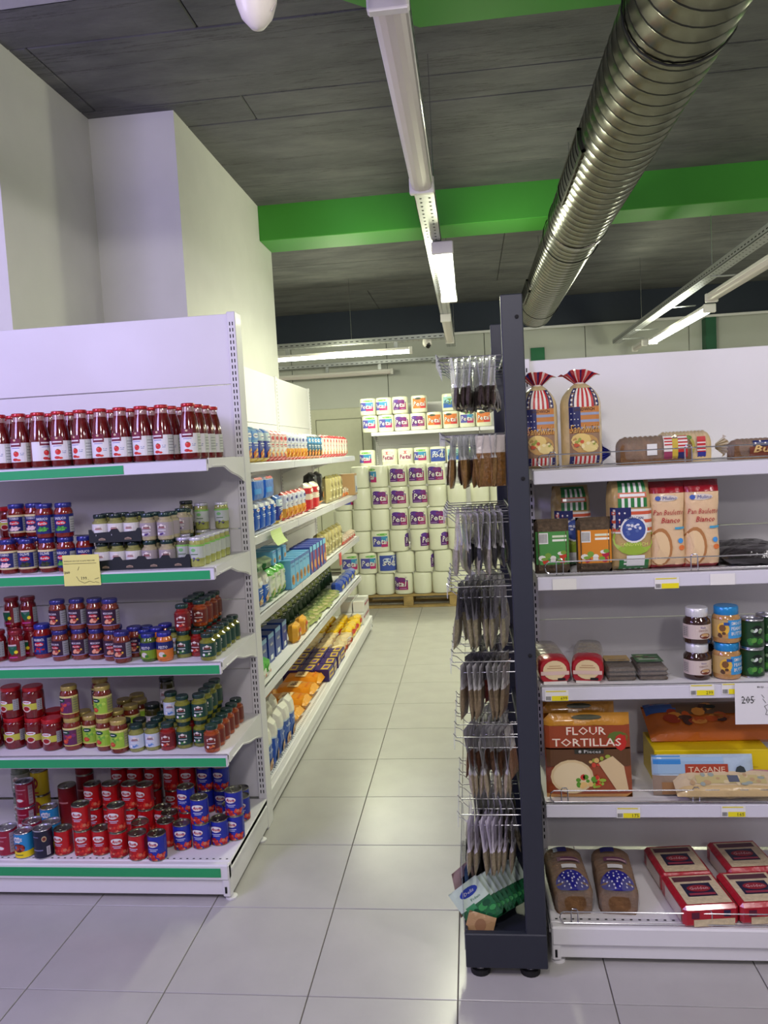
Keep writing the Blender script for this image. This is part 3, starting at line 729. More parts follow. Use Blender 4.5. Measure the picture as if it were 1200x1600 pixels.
# ================================================================== placement on the left unit
REG = []
def place(tpl, desc, px, y, zd, shelf, lvl=0, rot=None, dz=None, ymax=3.205, X0=None):
    """y > 50: photo row of the front foot, otherwise metres; lvl>0 stands on a lower item"""
    if X0 is not None: X, Y = X0, y
    elif y > 50:
        p = at(px, y, 'Z', zd); X, Y = p.x, p.y + tpl.r
        X = p.x * Y / p.y
    else:
        p = at(px, 900, 'Y', y); X, Y = p.x, y
    base = 0.0
    if lvl:
        best = None
        for q in REG:
            if q['shelf'] == shelf and q['lvl'] == lvl - 1 and not q['used'] and q['r'] >= tpl.r - .0045:
                d = math.hypot(q['X'] - X, (q['Y'] - Y) * .7)
                if d < .05 and (best is None or d < best[0]): best = (d, q)
        if best: X, Y, base = best[1]['X'] + random.uniform(-.002, .002), best[1]['Y'] + random.uniform(-.002, .002), best[1]['top']; best[1]['used'] = True
        else: lvl = 0
    if lvl == 0:
        for it in range(300):
            hit = False
            for q in REG:
                if q['shelf'] == shelf and q['lvl'] == 0:
                    need = q['r'] + tpl.r + .0012
                    dx, dy = X - q['X'], Y - q['Y']
                    if dx * dx + dy * dy < need * need:
                        hit = True
                        if abs(dx) > .55 * need: X += (.0012 if dx > 0 else -.0012)
                        else: Y += .003 if dy >= -.01 else -.003
            if not hit: break
    if Y + tpl.r > ymax: return
    if lvl and any(q['shelf'] == shelf and q['lvl'] >= 1 and math.hypot(q['X'] - X, q['Y'] - Y) < q['r'] + tpl.r - .004 for q in REG if q['lvl'] == lvl): return
    REG.append(dict(tpl=tpl, desc=desc, X=X, Y=Y, Z=zd + base, top=base + tpl.h + .0004, lvl=lvl, shelf=shelf, used=False, r=tpl.r,
                    rot=math.radians(rot if rot is not None else random.uniform(-14, 14)) + math.atan2(-X, Y) * 0))
def recede(tpl, desc, px, y0, n, zd, shelf, lvl=0, dy=.0625, k0=0, rot=None):
    X = at(px, 900, 'Y', y0).x
    for k in range(k0, n):
        Y = y0 + k * dy
        # photo column of that spot, so that place() finds the same X again
        p = X
        place(tpl, desc, None, Y, zd, shelf, lvl, rot=rot, X0=p)
def flush():
    groups = {}
    for q in REG: groups.setdefault((q['desc'], q['shelf'], q['lvl']), []).append(q)
    for (desc, shelf, lvl), L in groups.items():
        # rows by depth, then order from the left within the row
        L.sort(key=lambda q: q['Y']); rows = []
        for q in L:
            if rows and q['Y'] - rows[-1][0]['Y'] < .045: rows[-1].append(q)
            else: rows.append([q])
        for ri, R_ in enumerate(rows):
            R_.sort(key=lambda q: q['X'])
            for i, q in enumerate(R_):
                lab = desc.replace(', violet label', '')
                if len(R_) > 1: lab += ', %s from left' % ORD[i]
                if len(rows) > 1: lab += ', ' + ('front row' if ri == 0 else '%s row' % ORD[ri])
                if any(g[0] == desc and g[1] == shelf and g[2] != lvl for g in groups): lab += ', ' + ('lower layer', 'upper layer', 'top layer')[lvl]
                lab += ', ' + shelf
                q['tpl'].make((q['X'], q['Y'], q['Z'] + .0003), q['rot'], lab, group=desc + 's, ' + shelf)
    REG.clear()

S1, S2, S3, S4, S5 = 'top left shelf', 'second left shelf', 'third left shelf', 'fourth left shelf', 'bottom left shelf'
# --- top: glass passata bottles, four deep
for px in [-95, -62, -30, 2, 33, 63, 95, 129, 160, 191, 224, 256, 298]:
    X = at(px, 700, 'Y', 2.805).x
    for k in range(4):
        Y = 2.805 + k * .088
        if px in (129, 224) and k == 3: continue
        REG.append(dict(tpl=B_PASS, desc='red passata bottle', X=X, Y=Y, Z=LZ[0], top=.2, lvl=0, shelf=S1, used=False, r=.0365, rot=math.radians(random.uniform(-22, 12)) if px != 63 else 1.1))
flush()
# --- second
z = LZ[1]
def cup(tpl, d, lst, z, s, lvl, y):
    for e in lst:
        px, yy = (e, y) if not isinstance(e, tuple) else e
        place(tpl, d, px, yy, z, s, lvl)
Y2 = 2.80
place(JB_T, 'tuna sauce jar with navy label', 17, Y2, z, S2)
place(JB_O, 'olive sauce jar with navy label', 46, Y2, z, S2); place(JB_O, 'olive sauce jar with navy label', 78, Y2, z, S2)
place(JB_B, 'basil sauce jar with navy label', 107, Y2, z, S2); place(JB_B, 'basil sauce jar with navy label', 134, Y2 + .02, z, S2)
place(JB_T, 'tuna sauce jar with navy label', 34, Y2 + .085, z, S2); place(JB_T, 'tuna sauce jar with navy label', 62, Y2 + .09, z, S2)
place(JB_B, 'basil sauce jar with navy label', 92, Y2 + .085, z, S2)
place(J_RED, 'dark red jar with grey side print', -8, Y2, z, S2); place(J_RED, 'dark red jar with grey side print', -8, Y2, z, S2, 1)
place(JB_T, 'tuna sauce jar with navy label', 33, Y2 + .05, z, S2, 1); place(JB_T, 'tuna sauce jar with navy label', 60, Y2 + .09, z, S2, 1)
place(JB_B, 'basil sauce jar with navy label', 76, Y2, z, S2, 1); place(JB_B, 'basil sauce jar with navy label', 106, Y2, z, S2, 1)
for px in (22, 62):
    place(J_RL, 'red lidded paste jar', px, Y2 + .20, z, S2); place(J_RL, 'red lidded paste jar', px, Y2 + .20, z, S2, 1)
for px in (-38, -68, -98): place(J_RED, 'dark red jar with grey side print', px, Y2, z, S2); place(J_RED, 'dark red jar with grey side print', px, Y2, z, S2, 1)
# pesto trays
def tray_box(x0, x1, y0, y1, zb, label, hh=.040):
    CB = mat('black_carton', (24, 30, 32), .55, noise=.1)
    t = thing('carton_tray', label, 'tray', ((x0 + x1) / 2, y0, zb))
    w_ = (x1 - x0) / 2; d_ = y1 - y0
    mb = MB(); mb.box(-w_, w_, 0, d_, 0, .0015, CB); part('tray_floor', mb, t)
    mb = MB(); n = max(2, int(round((x1 - x0) / .10))); pts = [(-w_, 0), (w_, 0)]
    step = 2 * w_ / n
    for i in range(n, 0, -1):
        xr = -w_ + i * step
        pts += [(xr, hh * 1.25), (xr - .012, hh * 1.25), (xr - .02, hh), (xr - step + .02, hh * .92), (xr - step + .012, hh * 1.25)]
    pts += [(-w_, hh * 1.25)]
    mb.prism(pts, -.0015, 0, CB, 'Y'); fp = part('tray_front', mb, t)
    mb = MB(); A = Art(mb, frontmap(-.0015), 1)
    for i in range(n):
        cx = -w_ + (i + .5) * step
        A.ell(cx, hh * .30, .014, .006, (150, 130, 110), 1, pts=[(-1, -.6), (1, -.6), (.9, .4), (0, 1), (-.9, .4)]); A.rect(cx - .009, hh * .27, cx + .009, hh * .31, (80, 60, 50), 2)
    part('crest', mb, fp)
    for s_ in (-1, 1):
        mb = MB(); mb.box(s_ * w_ - (.0015 if s_ > 0 else 0), s_ * w_ + (0 if s_ > 0 else .0015), 0, d_, 0, hh, CB); part('tray_side', mb, t)
yt = 2.775
xa, xb, xc = at(147, 885, 'Y', yt).x, at(298, 885, 'Y', yt).x, at(222, 885, 'Y', yt).x
tray_box(xa, xb, yt, yt + .135, z + .0005, 'long black carton tray of small jars on second left shelf')
tray_box(xa - .012, xc + .004, yt + .004, yt + .135, z + .002 + .102 + .0022, 'short black carton tray stacked on the jars, second left shelf')
for k in range(2):
    for i, px in enumerate([161, 185, 210, 235, 262, 287]):
        if i == 5 and k == 0: continue
        X = at(px, 870, 'Y', yt + .034).x; Y = yt + .034 + k * .063
        T_ = J_SW if i < 3 else J_ST
        dsc = 'white label olive pesto jar' if i < 3 else 'beige tapenade jar, violet label'
        REG.append(dict(tpl=T_, desc=dsc, X=X, Y=Y, Z=z + .0022, top=.1025, lvl=0, shelf='second left shelf tray', used=False, r=.03, rot=random.uniform(-.2, .2)))
        if i < 5: REG.append(dict(tpl=T_, desc=dsc, X=X, Y=Y, Z=z + .0022 + .1025 + (.0040 if i < 3 else .0003), top=.2, lvl=1, shelf='second left shelf tray', used=False, r=.03, rot=random.uniform(-.2, .2)))
flush()
recede(J_WL, 'white lidded pickle jar', 311, 2.80, 6, z, S2, 0, .0615, rot=-5)
place(J_WD, 'lilac lidded pickle jar', 290, 2.84, z, S2)
for k in (1,): place(J_WD, 'lilac lidded pickle jar', 291, 2.97, z, S2)
place(J_WL, 'white lidded pickle jar', 322, 3.10, z, S2)
place(J_WL, 'white lidded pickle jar', 322, 3.10, z, S2, 1, rot=0); place(J_WL, 'white lidded pickle jar', 343, 3.10, z, S2, 1, rot=0)
recede(J_ST, 'beige tapenade jar, violet label', 262, 2.80, 6, z, S2, 0, .064, 3); recede(J_ST, 'beige tapenade jar, violet label', 262, 2.80, 6, z, S2, 1, .064, 3)
place(J_TD, 'dark lidded olive jar', 304, 3.10, z, S2); place(J_FW, 'dark lidded olive jar', 304, 3.10, z, S2, 1)
flush()
# --- third
z = LZ[2]
D = 'dark red jar with green shield'
for px, y in [(0, 1035), (28, 1035), (10, 2.90), (40, 2.92)]: place(J_RED, D, px, y, z, S3)
for px in (10, 40): place(J_RED, D, px, 2.92, z, S3, 1)
for px in (-30, -60, -90): place(J_RED, D, px, 2.82, z, S3); place(J_RED, D, px, 2.82, z, S3, 1)
place(JB_A, 'arrabbiata sauce jar with navy label', 60, 1030, z, S3)
D = 'brown sauce jar with purple label'
for px, y in [(97, 1034), (127, 1032), (154, 1032), (178, 1034), (203, 2.87), (83, 2.86), (113, 2.88), (144, 2.88), (170, 2.90), (92, 2.96)]: place(J_MEX, D, px, y, z, S3)
for px, y in [(97, 2.79), (127, 2.79), (154, 2.79), (178, 2.79), (83, 2.86)]: place(J_MEX, D, px, y, z, S3, 1)
place(J_PG, 'green pesto jar with navy lid', 223, 1027, z, S3); place(J_PG, 'green pesto jar with navy lid', 224, 2.8, z, S3, 1)
place(J_PO, 'orange pesto jar with navy lid', 248, 1026, z, S3); place(J_PO, 'orange pesto jar with navy lid', 249, 2.8, z, S3, 1)
place(J_SB, 'pale blue label pesto jar', 268, 1024, z, S3)
place(J_SG, 'small green pesto jar', 289, 1029, z, S3)
recede(J_SG, 'small green pesto jar', 317, 2.795, 6, z, S3)
recede(J_SR, 'small red pesto jar', 289, 2.80, 6, z, S3, k0=1)
recede(J_SR, 'small red pesto jar', 267, 2.81, 6, z, S3, k0=1)
place(J_SR, 'small red pesto jar', 270, 2.81, z, S3, 1)
recede(J_SO, 'small orange pesto jar', 293, 2.80, 5, z, S3, 1)
recede(J_SR, 'small red pesto jar', 270, 2.81, 5, z, S3, 1, k0=1)
for px in (224, 249): place(J_PG if px == 224 else J_PO, ('green' if px == 224 else 'orange') + ' pesto jar with navy lid', px, 2.90, z, S3)
flush()
# --- fourth
z = LZ[3]
D = 'red lidded paste jar'
for px, y in [(-10, 1172), (26, 1172), (59, 1172), (-4, 2.93), (32, 2.93), (64, 2.93)]: place(J_RL, D, px, y, z, S4)
for px in (-48, -86): place(J_RL, D, px, 2.82, z, S4)
for px in (-10, 26, 59): place(J_RL, D, px, 2.84, z, S4, 1)
D1, D2 = 'gold lidded jar with purple label', 'gold lidded jar with green label'
place(J_GP, D1, 87, 1173, z, S4); place(J_GP, D1, 116, 1174, z, S4); place(J_GG, D2, 142, 1170, z, S4); place(J_GG, D2, 167, 1175, z, S4)
place(J_GP, D1, 104, 2.88, z, S4); place(J_GP, D1, 132, 2.90, z, S4); place(J_GG, D2, 160, 2.91, z, S4)
place(J_GP, D1, 103, 2.86, z, S4, 1); place(J_GP, D1, 132, 2.91, z, S4, 1); place(J_GG, D2, 141, 2.82, z, S4, 1); place(J_GG, D2, 166, 2.80, z, S4, 1)
for px, y in [(185, 2.96), (200, 3.03), (181, 3.05), (198, 3.11)]: place(J_GG, D2, px, y, z, S4)
place(J_FW, 'dark lidded white label olive jar', 191, 1172, z, S4); place(J_FW, 'dark lidded white label olive jar', 200, 2.87, z, S4)
place(J_SB, 'pale blue label pesto jar', 212, 1174, z, S4); place(J_SB, 'pale blue label pesto jar', 238, 1174, z, S4)
place(J_SR, 'small red pesto jar', 261, 1174, z, S4); place(J_SG, 'small green pesto jar', 287, 1171, z, S4)
recede(J_SO, 'small orange pesto jar', 313, 2.795, 6, z, S4)
for px, T_, d in ((212, J_SB, 'pale blue label pesto jar'), (238, J_SB, 'pale blue label pesto jar'), (261, J_SR, 'small red pesto jar'), (287, J_SG, 'small green pesto jar')): recede(T_, d, px, 2.795, 5, z, S4, k0=1)
place(J_SB, 'pale blue label pesto jar', 242, 2.86, z, S4, 1); place(J_SG, 'small green pesto jar', 267, 2.86, z, S4, 1)
recede(J_SG, 'small green pesto jar', 287, 2.80, 4, z, S4, 1, k0=1)
place(J_SG, 'small green pesto jar', 322, 3.09, z, S4, 1)
place(J_TD, 'tall dark lidded olive jar', 222, 2.98, z, S4, 1); place(J_TD, 'tall dark lidded olive jar', 238, 3.03, z, S4, 1)
flush()
# --- bottom
z = LB
R1, B1 = 'red tomato can', 'blue tomato can'
for px in (-18, -50, -82): place(C_PNK, 'maroon can', px, 1339, z, S5)
place(C_PNK, 'maroon can', 15, 1339, z, S5); place(C_PNK, 'maroon can', 15, 2.8, z, S5, 1)
place(C_BY, 'blue and yellow can', 46, 1338, z, S5); place(C_BY, 'blue and yellow can', 46, 2.8, z, S5, 1)
place(C_BLK, 'black can with round picture', 71, 1343, z, S5)
for px, y in [(102, 1338), (133, 1339), (159, 1338), (188, 1342), (218, 1346)]: place(C_RED, R1, px, y, z, S5)
place(C_BLU, B1, 248, 1347, z, S5)
place(C_RED, R1, 262, 1326, z, S5)
for px, y in [(287, 1330), (317, 1328), (341, 2.87), (335, 2.96), (352, 3.02), (353, 3.10), (361, 3.16)]: place(C_BLU, B1, px, y, z, S5)
for px, y in [(228, 2.83), (200, 2.92), (176, 2.93), (145, 2.93), (117, 2.93), (256, 2.90)]: place(C_RED, R1, px, y, z, S5)
for px in (102, 159, 188, 200, 176, 145, 117, 225): place(C_RED, R1, px, 2.80 if px in (102, 159, 188) else 2.93, z, S5, 1)
for px, y in [(256, 2.88), (287, 2.84), (317, 2.83), (333, 2.90)]: place(C_BLU, B1, px, y, z, S5, 1)
for px in (162, 187, 214, 245, 270): place(C_RED, R1, px, 3.10, z, S5); place(C_RED, R1, px, 3.10, z, S5, 1); place(C_RED, R1, px, 3.10, z, S5, 2)
for px in (298, 322): place(C_BLU, B1, px, 3.10, z, S5); place(C_BLU, B1, px, 3.10, z, S5, 1); place(C_BLU, B1, px, 3.10, z, S5, 2)
place(C_TALL, 'tall dark red can', 76, 2.98, z, S5); place(C_TALL, 'tall dark red can', 106, 3.10, z, S5); place(C_TALL, 'tall dark red can', 106, 3.10, z, S5, 1)
place(C_YEL, 'yellow can', 34, 3.04, z, S5); place(C_YEL, 'yellow can', 34, 3.04, z, S5, 1)
place(J_GRY, 'dark lidded grey jar', 8, 3.02, z, S5); place(J_GRY, 'dark lidded grey jar', 8, 3.02, z, S5, 1)
place(C_PNK, 'maroon can', 8, 2.93, z, S5); place(C_PNK, 'maroon can', 8, 2.93, z, S5, 1); place(C_BY, 'blue and yellow can', 44, 2.93, z, S5)
flush()
# paper price notes
def note(px0, py0, px1, py1, Y, label, rgb, lines, sub=None):
    a = at(px0, py0, 'Y', Y); b = at(px1, py1, 'Y', Y); w_ = (b.x - a.x); h_ = a.z - b.z
    t = thing('price_note', label, 'sign', ((a.x + b.x) / 2, Y, (a.z + b.z) / 2))
    mb = MB(); mb.box(-w_ / 2, w_ / 2, 0, .0012, -h_ / 2, h_ / 2, P(rgb)); part('paper', mb, t)
    mb = MB(); A = Art(mb, frontmap(0), .05)
    for (s_, cu, cv, ww, hh) in lines: A.text(s_, cu * w_, cv * h_, ww * w_, hh * h_, (50, 50, 52), 1)
    part('printed_text', mb, t)
    mb = MB()
    for (x0, y0, x1, y1) in (sub or []): mb.tube([(x0 * w_, -.0012, y0 * h_), (x1 * w_, -.0012, y1 * h_)], .0006, P((60, 60, 60)), 4)
    if sub: part('pen_marks', mb, t)
note(97, 868, 158, 914, 2.738, 'yellow paper price note on the second left shelf', (226, 222, 130),
     [('BARILLA SAUCES KOJTE MESUME', -.04, .30, .84, .05), ('260', -.40, -.06, .15, .09), ('199..', .08, -.26, .2, .1)],
     [(-.48, -.06, -.32, -.06), (-.15, -.20, -.08, -.34), (-.08, -.34, .06, -.42), (.06, -.42, .2, -.36), (.2, -.36, .34, -.42), (.34, -.30, .46, -.26), (.34, -.38, .46, -.42), (-.1, .0, -.06, .12), (-.48, .22, .42, .22)])
# ================================================================== bags, loaves, boxes
def pil(w, h, t, pu=4, pv=6, e=.5):
    def T(u, v):
        a = max(0.0, 1 - abs(2 * u / w) ** pu); b = max(0.0, 1 - abs(2 * v / h - 1) ** pv)
        return t / 2 * (a ** e) * (b ** e)
    return T
def bagmesh(w, h, t, bands, nu=10, nv=14, pu=4, pv=6, wob=0.0, seed=1, back=True, mats=F, waist=None):
    """upright pillow pack, base z=0, printed bands [(v_end, colour), ...] bottom to top"""
    rr = random.Random(seed); T = pil(w, h, t, pu, pv)
    vs_ = sorted(set([i / nv for i in range(nv + 1)] + [b[0] for b in bands if b[0] < 1]))
    mb = MB(); v = []; fs = []; ms = []
    W_ = nu + 1; NV = len(vs_)
    off = [[rr.uniform(-wob, wob) for _ in range(W_)] for _ in range(NV)]
    def wid(vv): return waist(vv) if waist else 1.0
    for side in (-1, 1):
        for j, vv in enumerate(vs_):
            for i in range(W_):
                uu = -w / 2 + w * i / nu
                e_ = off[j][i] if 0 < i < nu and 0 < j < NV - 1 else 0
                v.append((uu * wid(vv), side * (T(uu, vv * h) + e_), vv * h))
    def colr(vv):
        for e_, c in bands:
            if vv < e_: return c
        return bands[-1][1]
    N = NV * W_
    for j in range(NV - 1):
        c = colr((vs_[j] + vs_[j + 1]) / 2); M = mats(c) if isinstance(c, tuple) else c
        for i in range(nu):
            a = j * W_ + i
            fs.append((a, a + 1, a + W_ + 1, a + W_)); ms.append(M)
            fs.append((N + a, N + a + W_, N + a + W_ + 1, N + a + 1)); ms.append(M)
    mb.add(v, fs, ms, True)
    def mp(u, vv, d):
        k = wid(vv / h); return (u * k, -T(u, vv) - d - wob * .8, vv)
    return mb, mp
def bag(name, cat, w, h, t, bands, art=None, **k):
    T = Tpl(name, cat, max(w, t) / 2, h)
    mb, mp = bagmesh(w, h, t, bands, **k); b = T.add('wrapper', mb)
    if art:
        q = MB(); A = Art(q, mp, .012); art(A, w, h); T.add('print', q, b)
    return T
def boxpack(name, cat, w, d, h, col_, art=None, bev=.002, sides=None):
    T = Tpl(name, cat, w / 2, h)
    mb = MB(); mb.box(-w / 2, w / 2, -d / 2, d / 2, 0, h, P(col_) if isinstance(col_, tuple) else col_, b=bev); b = T.add('carton', mb)
    if art: q = MB(); A = Art(q, frontmap(-d / 2), 1); art(A, w, h); T.add('print', q, b)
    return T
FILM = mat('bag_film_clear', (240, 240, 240), .08, alpha=.10, coat=.9, bump=1.0, bscale=24)
BREAD = mat('brown_bread_crust', (122, 86, 50), .75, noise=.3, nscale=40, bump=.5, bscale=60)
BREADL = mat('light_bread', (206, 180, 130), .75, noise=.15, nscale=40, bump=.4, bscale=60)
RYE = mat('rye_bread', (92, 76, 58), .85, noise=.4, nscale=90, bump=.6, bscale=120)
def loafmesh(w, L, h, M, slices=14):
    """loaf lying along local X, domed top, with slice grooves"""
    mb = MB(); prof = []
    n = 14
    for i in range(n + 1):
        a = pi * i / n; prof.append((-w / 2 * math.cos(a) * 1.0, h * (.55 + .45 * math.sin(a) ** .7) if 0 < i < n else h * .5))
    prof = [(-w / 2 * .94, 0)] + prof + [(w / 2 * .94, 0)]
    v = []; fs = []; k = len(prof); st = slices * 2
    for j in range(st + 1):
        x = -L / 2 + L * j / st; s_ = 1.0 if j % 2 else .955
        e_ = min(1, .86 + .14 * min(j, st - j) / 2) * s_
        for (a, b_) in prof: v.append((x, a * e_, b_ * (e_ if b_ > 0 else 1)))
    for j in range(st):
        for i in range(k):
            b_ = (i + 1) % k; fs.append((j * k + i, (j + 1) * k + i, (j + 1) * k + b_, j * k + b_))
    fs.append(tuple(range(k))); fs.append(tuple(range(st * k, st * k + k))[::-1])
    mb.add(v, fs, M, True); return mb
def fan(mb, cx, cz, w, h, cols, y=0, n=14, seed=2):
    """gathered, pleated end of a bread bag: opens upward from a tie"""
    rr = random.Random(seed); v = []; fs = []; ms = []
    for i in range(n + 1):
        a = -1 + 2 * i / n; dz = rr.uniform(-.08, .08) * h; yy = y + (-1) ** i * .006
        v += [(cx + a * w * .10, y + (-1) ** i * .003, cz), (cx + a * w * .38, yy, cz + h * .55), (cx + a * w * .5, yy * 1.2, cz + h * (.95 - .45 * a * a) + dz)]
    for i in range(n):
        for r_ in range(2):
            a = i * 3 + r_; fs.append((a, a + 3, a + 4, a + 1)); ms.append(F(cols[i % len(cols)]))
    mb.add(v, fs, ms)
US_B, US_R, US_W = (34, 38, 96), (186, 40, 44), (226, 220, 214)
# tall sandwich loaf bag, printed with stars and stripes, a sandwich and the word
def t_sandwich():
    T = Tpl('sandwich_loaf', 'bread', .07, .27); h = .262; w = .128; t = .12
    mb, mp = bagmesh(w, h, t, [(1, (222, 208, 170))], nu=14, nv=20, pu=4, pv=5, wob=.002, waist=lambda v: 1 if v < .72 else 1 - .75 * ((v - .72) / .28) ** 2.2, mats=lambda c: mat('loaf_in_film', (214, 192, 146), .25, coat=.7, noise=.12, nscale=30, bump=.5, bscale=30))
    b = T.add('loaf', mb)
    q = MB(); A = Art(q, mp, .010)
    A.rect(-.046, .010, .046, .245, (150, 120, 96), 0, 14)
    for i, c in enumerate([US_W, US_R] * 4): A.rect(-.030 + i * .0075, .185 + .0, -.0225 + i * .0075, .244, c if c != US_W else US_W, 1, 5)
    for s_ in (-1, 1):
        A.rect(s_ * .031, .188, s_ * .046, .245, US_B, 1, 5)
        for i in range(4): A.ell(s_ * .0385, .194 + i * .014, .0035, .0035, WHT, 3, 6)
    A.rect(-.046, .105, .046, .185, (196, 128, 66), 1, 8)
    for i in range(3): A.rect(-.012, .116 + i * .022, .046, .124 + i * .022, (150, 160, 190), 2)
    A.rect(-.046, .120, -.012, .186, US_B, 3, 6)
    for i in range(8): A.ell(-.040 + (i % 3) * .010, .130 + (i // 3) * .018, .002, .002, WHT, 4, 5)
    A.text('SANDWICH', 0, .178, .062, .010, (60, 30, 26), 4, .01)
    A.text('Sandwich', 0, .118, .088, .026, (60, 30, 20), 5, .03, .25); A.text('Sandwich', -.001, .119, .088, .026, (232, 180, 96), 6.5, .0, .25)
    A.ell(.0, .072, .042, .030, (190, 150, 90), 3, 12); A.ell(-.012, .085, .030, .020, (224, 196, 120), 4, 10); A.ell(.015, .062, .026, .016, (226, 206, 140), 4, 10)
    A.blobs(0, .074, .06, .024, [(150, 160, 70), (200, 90, 60), (236, 220, 170)], 10, .007, 5, 8)
    A.rect(-.046, .010, .046, .034, US_W, 2, 3)
    for i in range(5): A.rect(-.030 + i * .0135, .010, -.0235 + i * .0135, .034, US_R, 3, 3)
    A.rect(-.046, .010, -.033, .034, US_B, 4, 2); A.rect(.036, .010, .046, .034, US_B, 4, 2)
    T.add('print', q, b)
    q = MB(); fan(q, 0, .258, .135, .050, [US_R, US_W, US_R, US_B]); T.add('gathered_top', q)
    q = MB(); q.tube([(.012 * math.cos(a * pi / 4), .006 * math.sin(a * pi / 4), .262) for a in range(9)], .0022, P((220, 214, 210)), 5); T.add('tie', q)
    return T
T_SAND = t_sandwich()
RX = RZ
yR = 2.425     # front of the right shelves
def rloc(px, Y, z): p = at(px, 900, 'Y', Y); return (p.x, Y, z)
def rx(px, Y, yref=900): return at(px, yref, 'Y', Y).x
z = RZ[0] + .0005
T_SAND.make((rx(843, 2.53, 700), 2.53, z), 0, 'tall bagged sandwich loaf right beside the black rack post', 'tall bagged sandwich loaves', sc=(.93, 1, 1))
T_SAND.make((rx(909, 2.53, 700), 2.53, z), .04, 'tall bagged sandwich loaf, right one, standing free on the top shelf', 'tall bagged sandwich loaves')
# lying brown loaf with starry bag end
def lying_loaf(label, loc, L, w, h, M, art, endcol=None, twist=True, rz=0, group=None, endside=-1):
    t = thing('wrapped_loaf', label, 'bread', loc, (0, 0, rz), group)
    lf = part('loaf', loafmesh(w, L, h, M), t)
    mb = MB(); n = 16; v = []; fs = []
    xs = [-L / 2 - .03, -L / 2 - .012, -L / 2 + .02] + [-L / 2 + L * i / 9 for i in range(1, 9)] + [L / 2 - .015, L / 2 + .012]
    sc = [.25, .6, 1] + [1] * 8 + [.95, .5]
    for x, s_ in zip(xs, sc):
        for i in range(n):
            a = 2 * pi * i / n; k = 1.05 + .02 * math.sin(7 * a + x * 90)
            v.append((x, w / 2 * k * s_ * math.copysign(abs(math.cos(a)) ** .6, math.cos(a)), max(.001, h / 2 + h / 2 * k * s_ * math.copysign(abs(math.sin(a)) ** .6, math.sin(a)))))
    for j in range(len(xs) - 1):
        for i in range(n):
            b_ = (i + 1) % n; fs.append((j * n + i, (j + 1) * n + i, (j + 1) * n + b_, j * n + b_))
    mb.add(v, fs, FILM, True); part('film', mb, t)
    q = MB(); A = Art(q, lambda u, vv, d: (u, -w / 2 * 1.055 * (max(0.05, 1 - abs(2 * vv / h - 1) ** 3.3) ** .3) - d, vv), .012)
    art(A, L, h); part('printed_band', q, t)
    if endcol:
        q = MB(); fan(q, 0, 0, .07, .045, endcol, n=12)
        o = part('gathered_end', q, t); o.location = (endside * (L / 2 + .022), 0, h * .45); o.rotation_euler = (0, endside * pi / 2, 0)
    return t
def art_flag(A, L, h):
    A.rect(-.03, h * .30, .0, h * .70, (226, 226, 226), 2)
    A.rect(.02, h * .05, .045, h * .95, US_W, 1, 6)
    for i in range(3): A.rect(.022, h * (.62 + i * .11), .045, h * (.67 + i * .11), US_R, 2)
    A.rect(.02, h * .10, .045, h * .40, (150, 60, 90), 2, 3)
    A.rect(.045, h * .08, .062, h * .85, (196, 170, 60), 2, 5); A.rect(.062, h * .05, .09, h * .95, US_R, 1, 6)
    for i in range(4): A.rect(.062, h * (.5 + i * .12), .09, h * (.56 + i * .12), US_W, 2)
    A.rect(.062, h * .08, .082, h * .36, US_B, 3, 3)
z = RZ[0] + .0005
x0, x1 = rx(972, 2.52, 690), rx(1100, 2.52, 690)
lying_loaf('bagged brown loaf with blue starry bag end on the top right shelf', ((x0 + x1) / 2 - .03, 2.52, z), .215, .10, .086, BREAD, art_flag, [(40, 44, 130), (60, 66, 160)])
def art_lett(A, L, h):
    A.ell(-.02, h * .5, .045, h * .42, (170, 160, 70), 1, 14); A.blobs(-.02, h * .5, .07, h * .6, [(120, 150, 50), (206, 190, 90), (90, 130, 40)], 16, .009, 2, 3)
    A.rect(.030, h * .30, .055, h * .80, US_R, 2, 4)
    for i in range(3): A.rect(.030, h * (.34 + i * .12), .055, h * (.38 + i * .12), US_W, 3)
    A.rect(.032, h * .04, .056, h * .30, (46, 50, 140), 2, 2)
lying_loaf('bagged loaf printed with lettuce burger picture on the top right shelf', (rx(1072, 2.49, 690) , 2.475 + .055, z), .15, .09, .095, BREADL, art_lett, [(220, 210, 190), (196, 170, 120)], endside=1)
def art_burg(A, L, h):
    A.rect(-.045, h * .62, .09, h * .88, US_B, 1, 3)
    for i in range(9): A.ell(-.038 + i * .014, h * .75 + (i % 2) * .006, .003, .003, WHT, 2, 5)
    A.rect(-.055, h * .12, .095, h * .58, (120, 60, 40), 1, 4)
    A.text('Burger', .018, h * .42, .125, h * .46, (226, 190, 120), 4, .02, .25)
lying_loaf('pack of burger buns with lettering, at the right edge of the top shelf', (rx(1192, 2.50, 690), 2.50, z), .19, .09, .062, BREAD, art_burg)

# second right shelf
z = RZ[1] + .0005
def a_rye(c, c2):
    def f(A, w, h):
        A.rect(-w * .47, h * .18, w * .47, h * .78, c, 1, 5); A.rect(-w * .38, h * .56, -w * .12, h * .76, WHT, 2, 2)
        for i in range(6): A.rect(-w * .36 + i * w * .038, h * .58, -w * .345 + i * w * .038, h * .74, (40, 40, 40), 3)
        A.blobs(0, h * .32, w * .7, h * .2, [c2, (230, 226, 220), (120, 160, 60)], 12, .010, 2, 4)
        A.rect(.0, h * .60, w * .4, h * .64, (240, 240, 230), 2)
        A.rect(.0, h * .67, w * .4, h * .71, (220, 226, 200), 2)
    return f
ryem = lambda c: RYE if c == (0, 0, 0) else F(c)
T_RG = bag('rye_bread_pack', 'bread', .108, .172, .055, [(1, (0, 0, 0))], a_rye((76, 146, 70), (196, 60, 40)), pu=10, pv=14, mats=ryem)
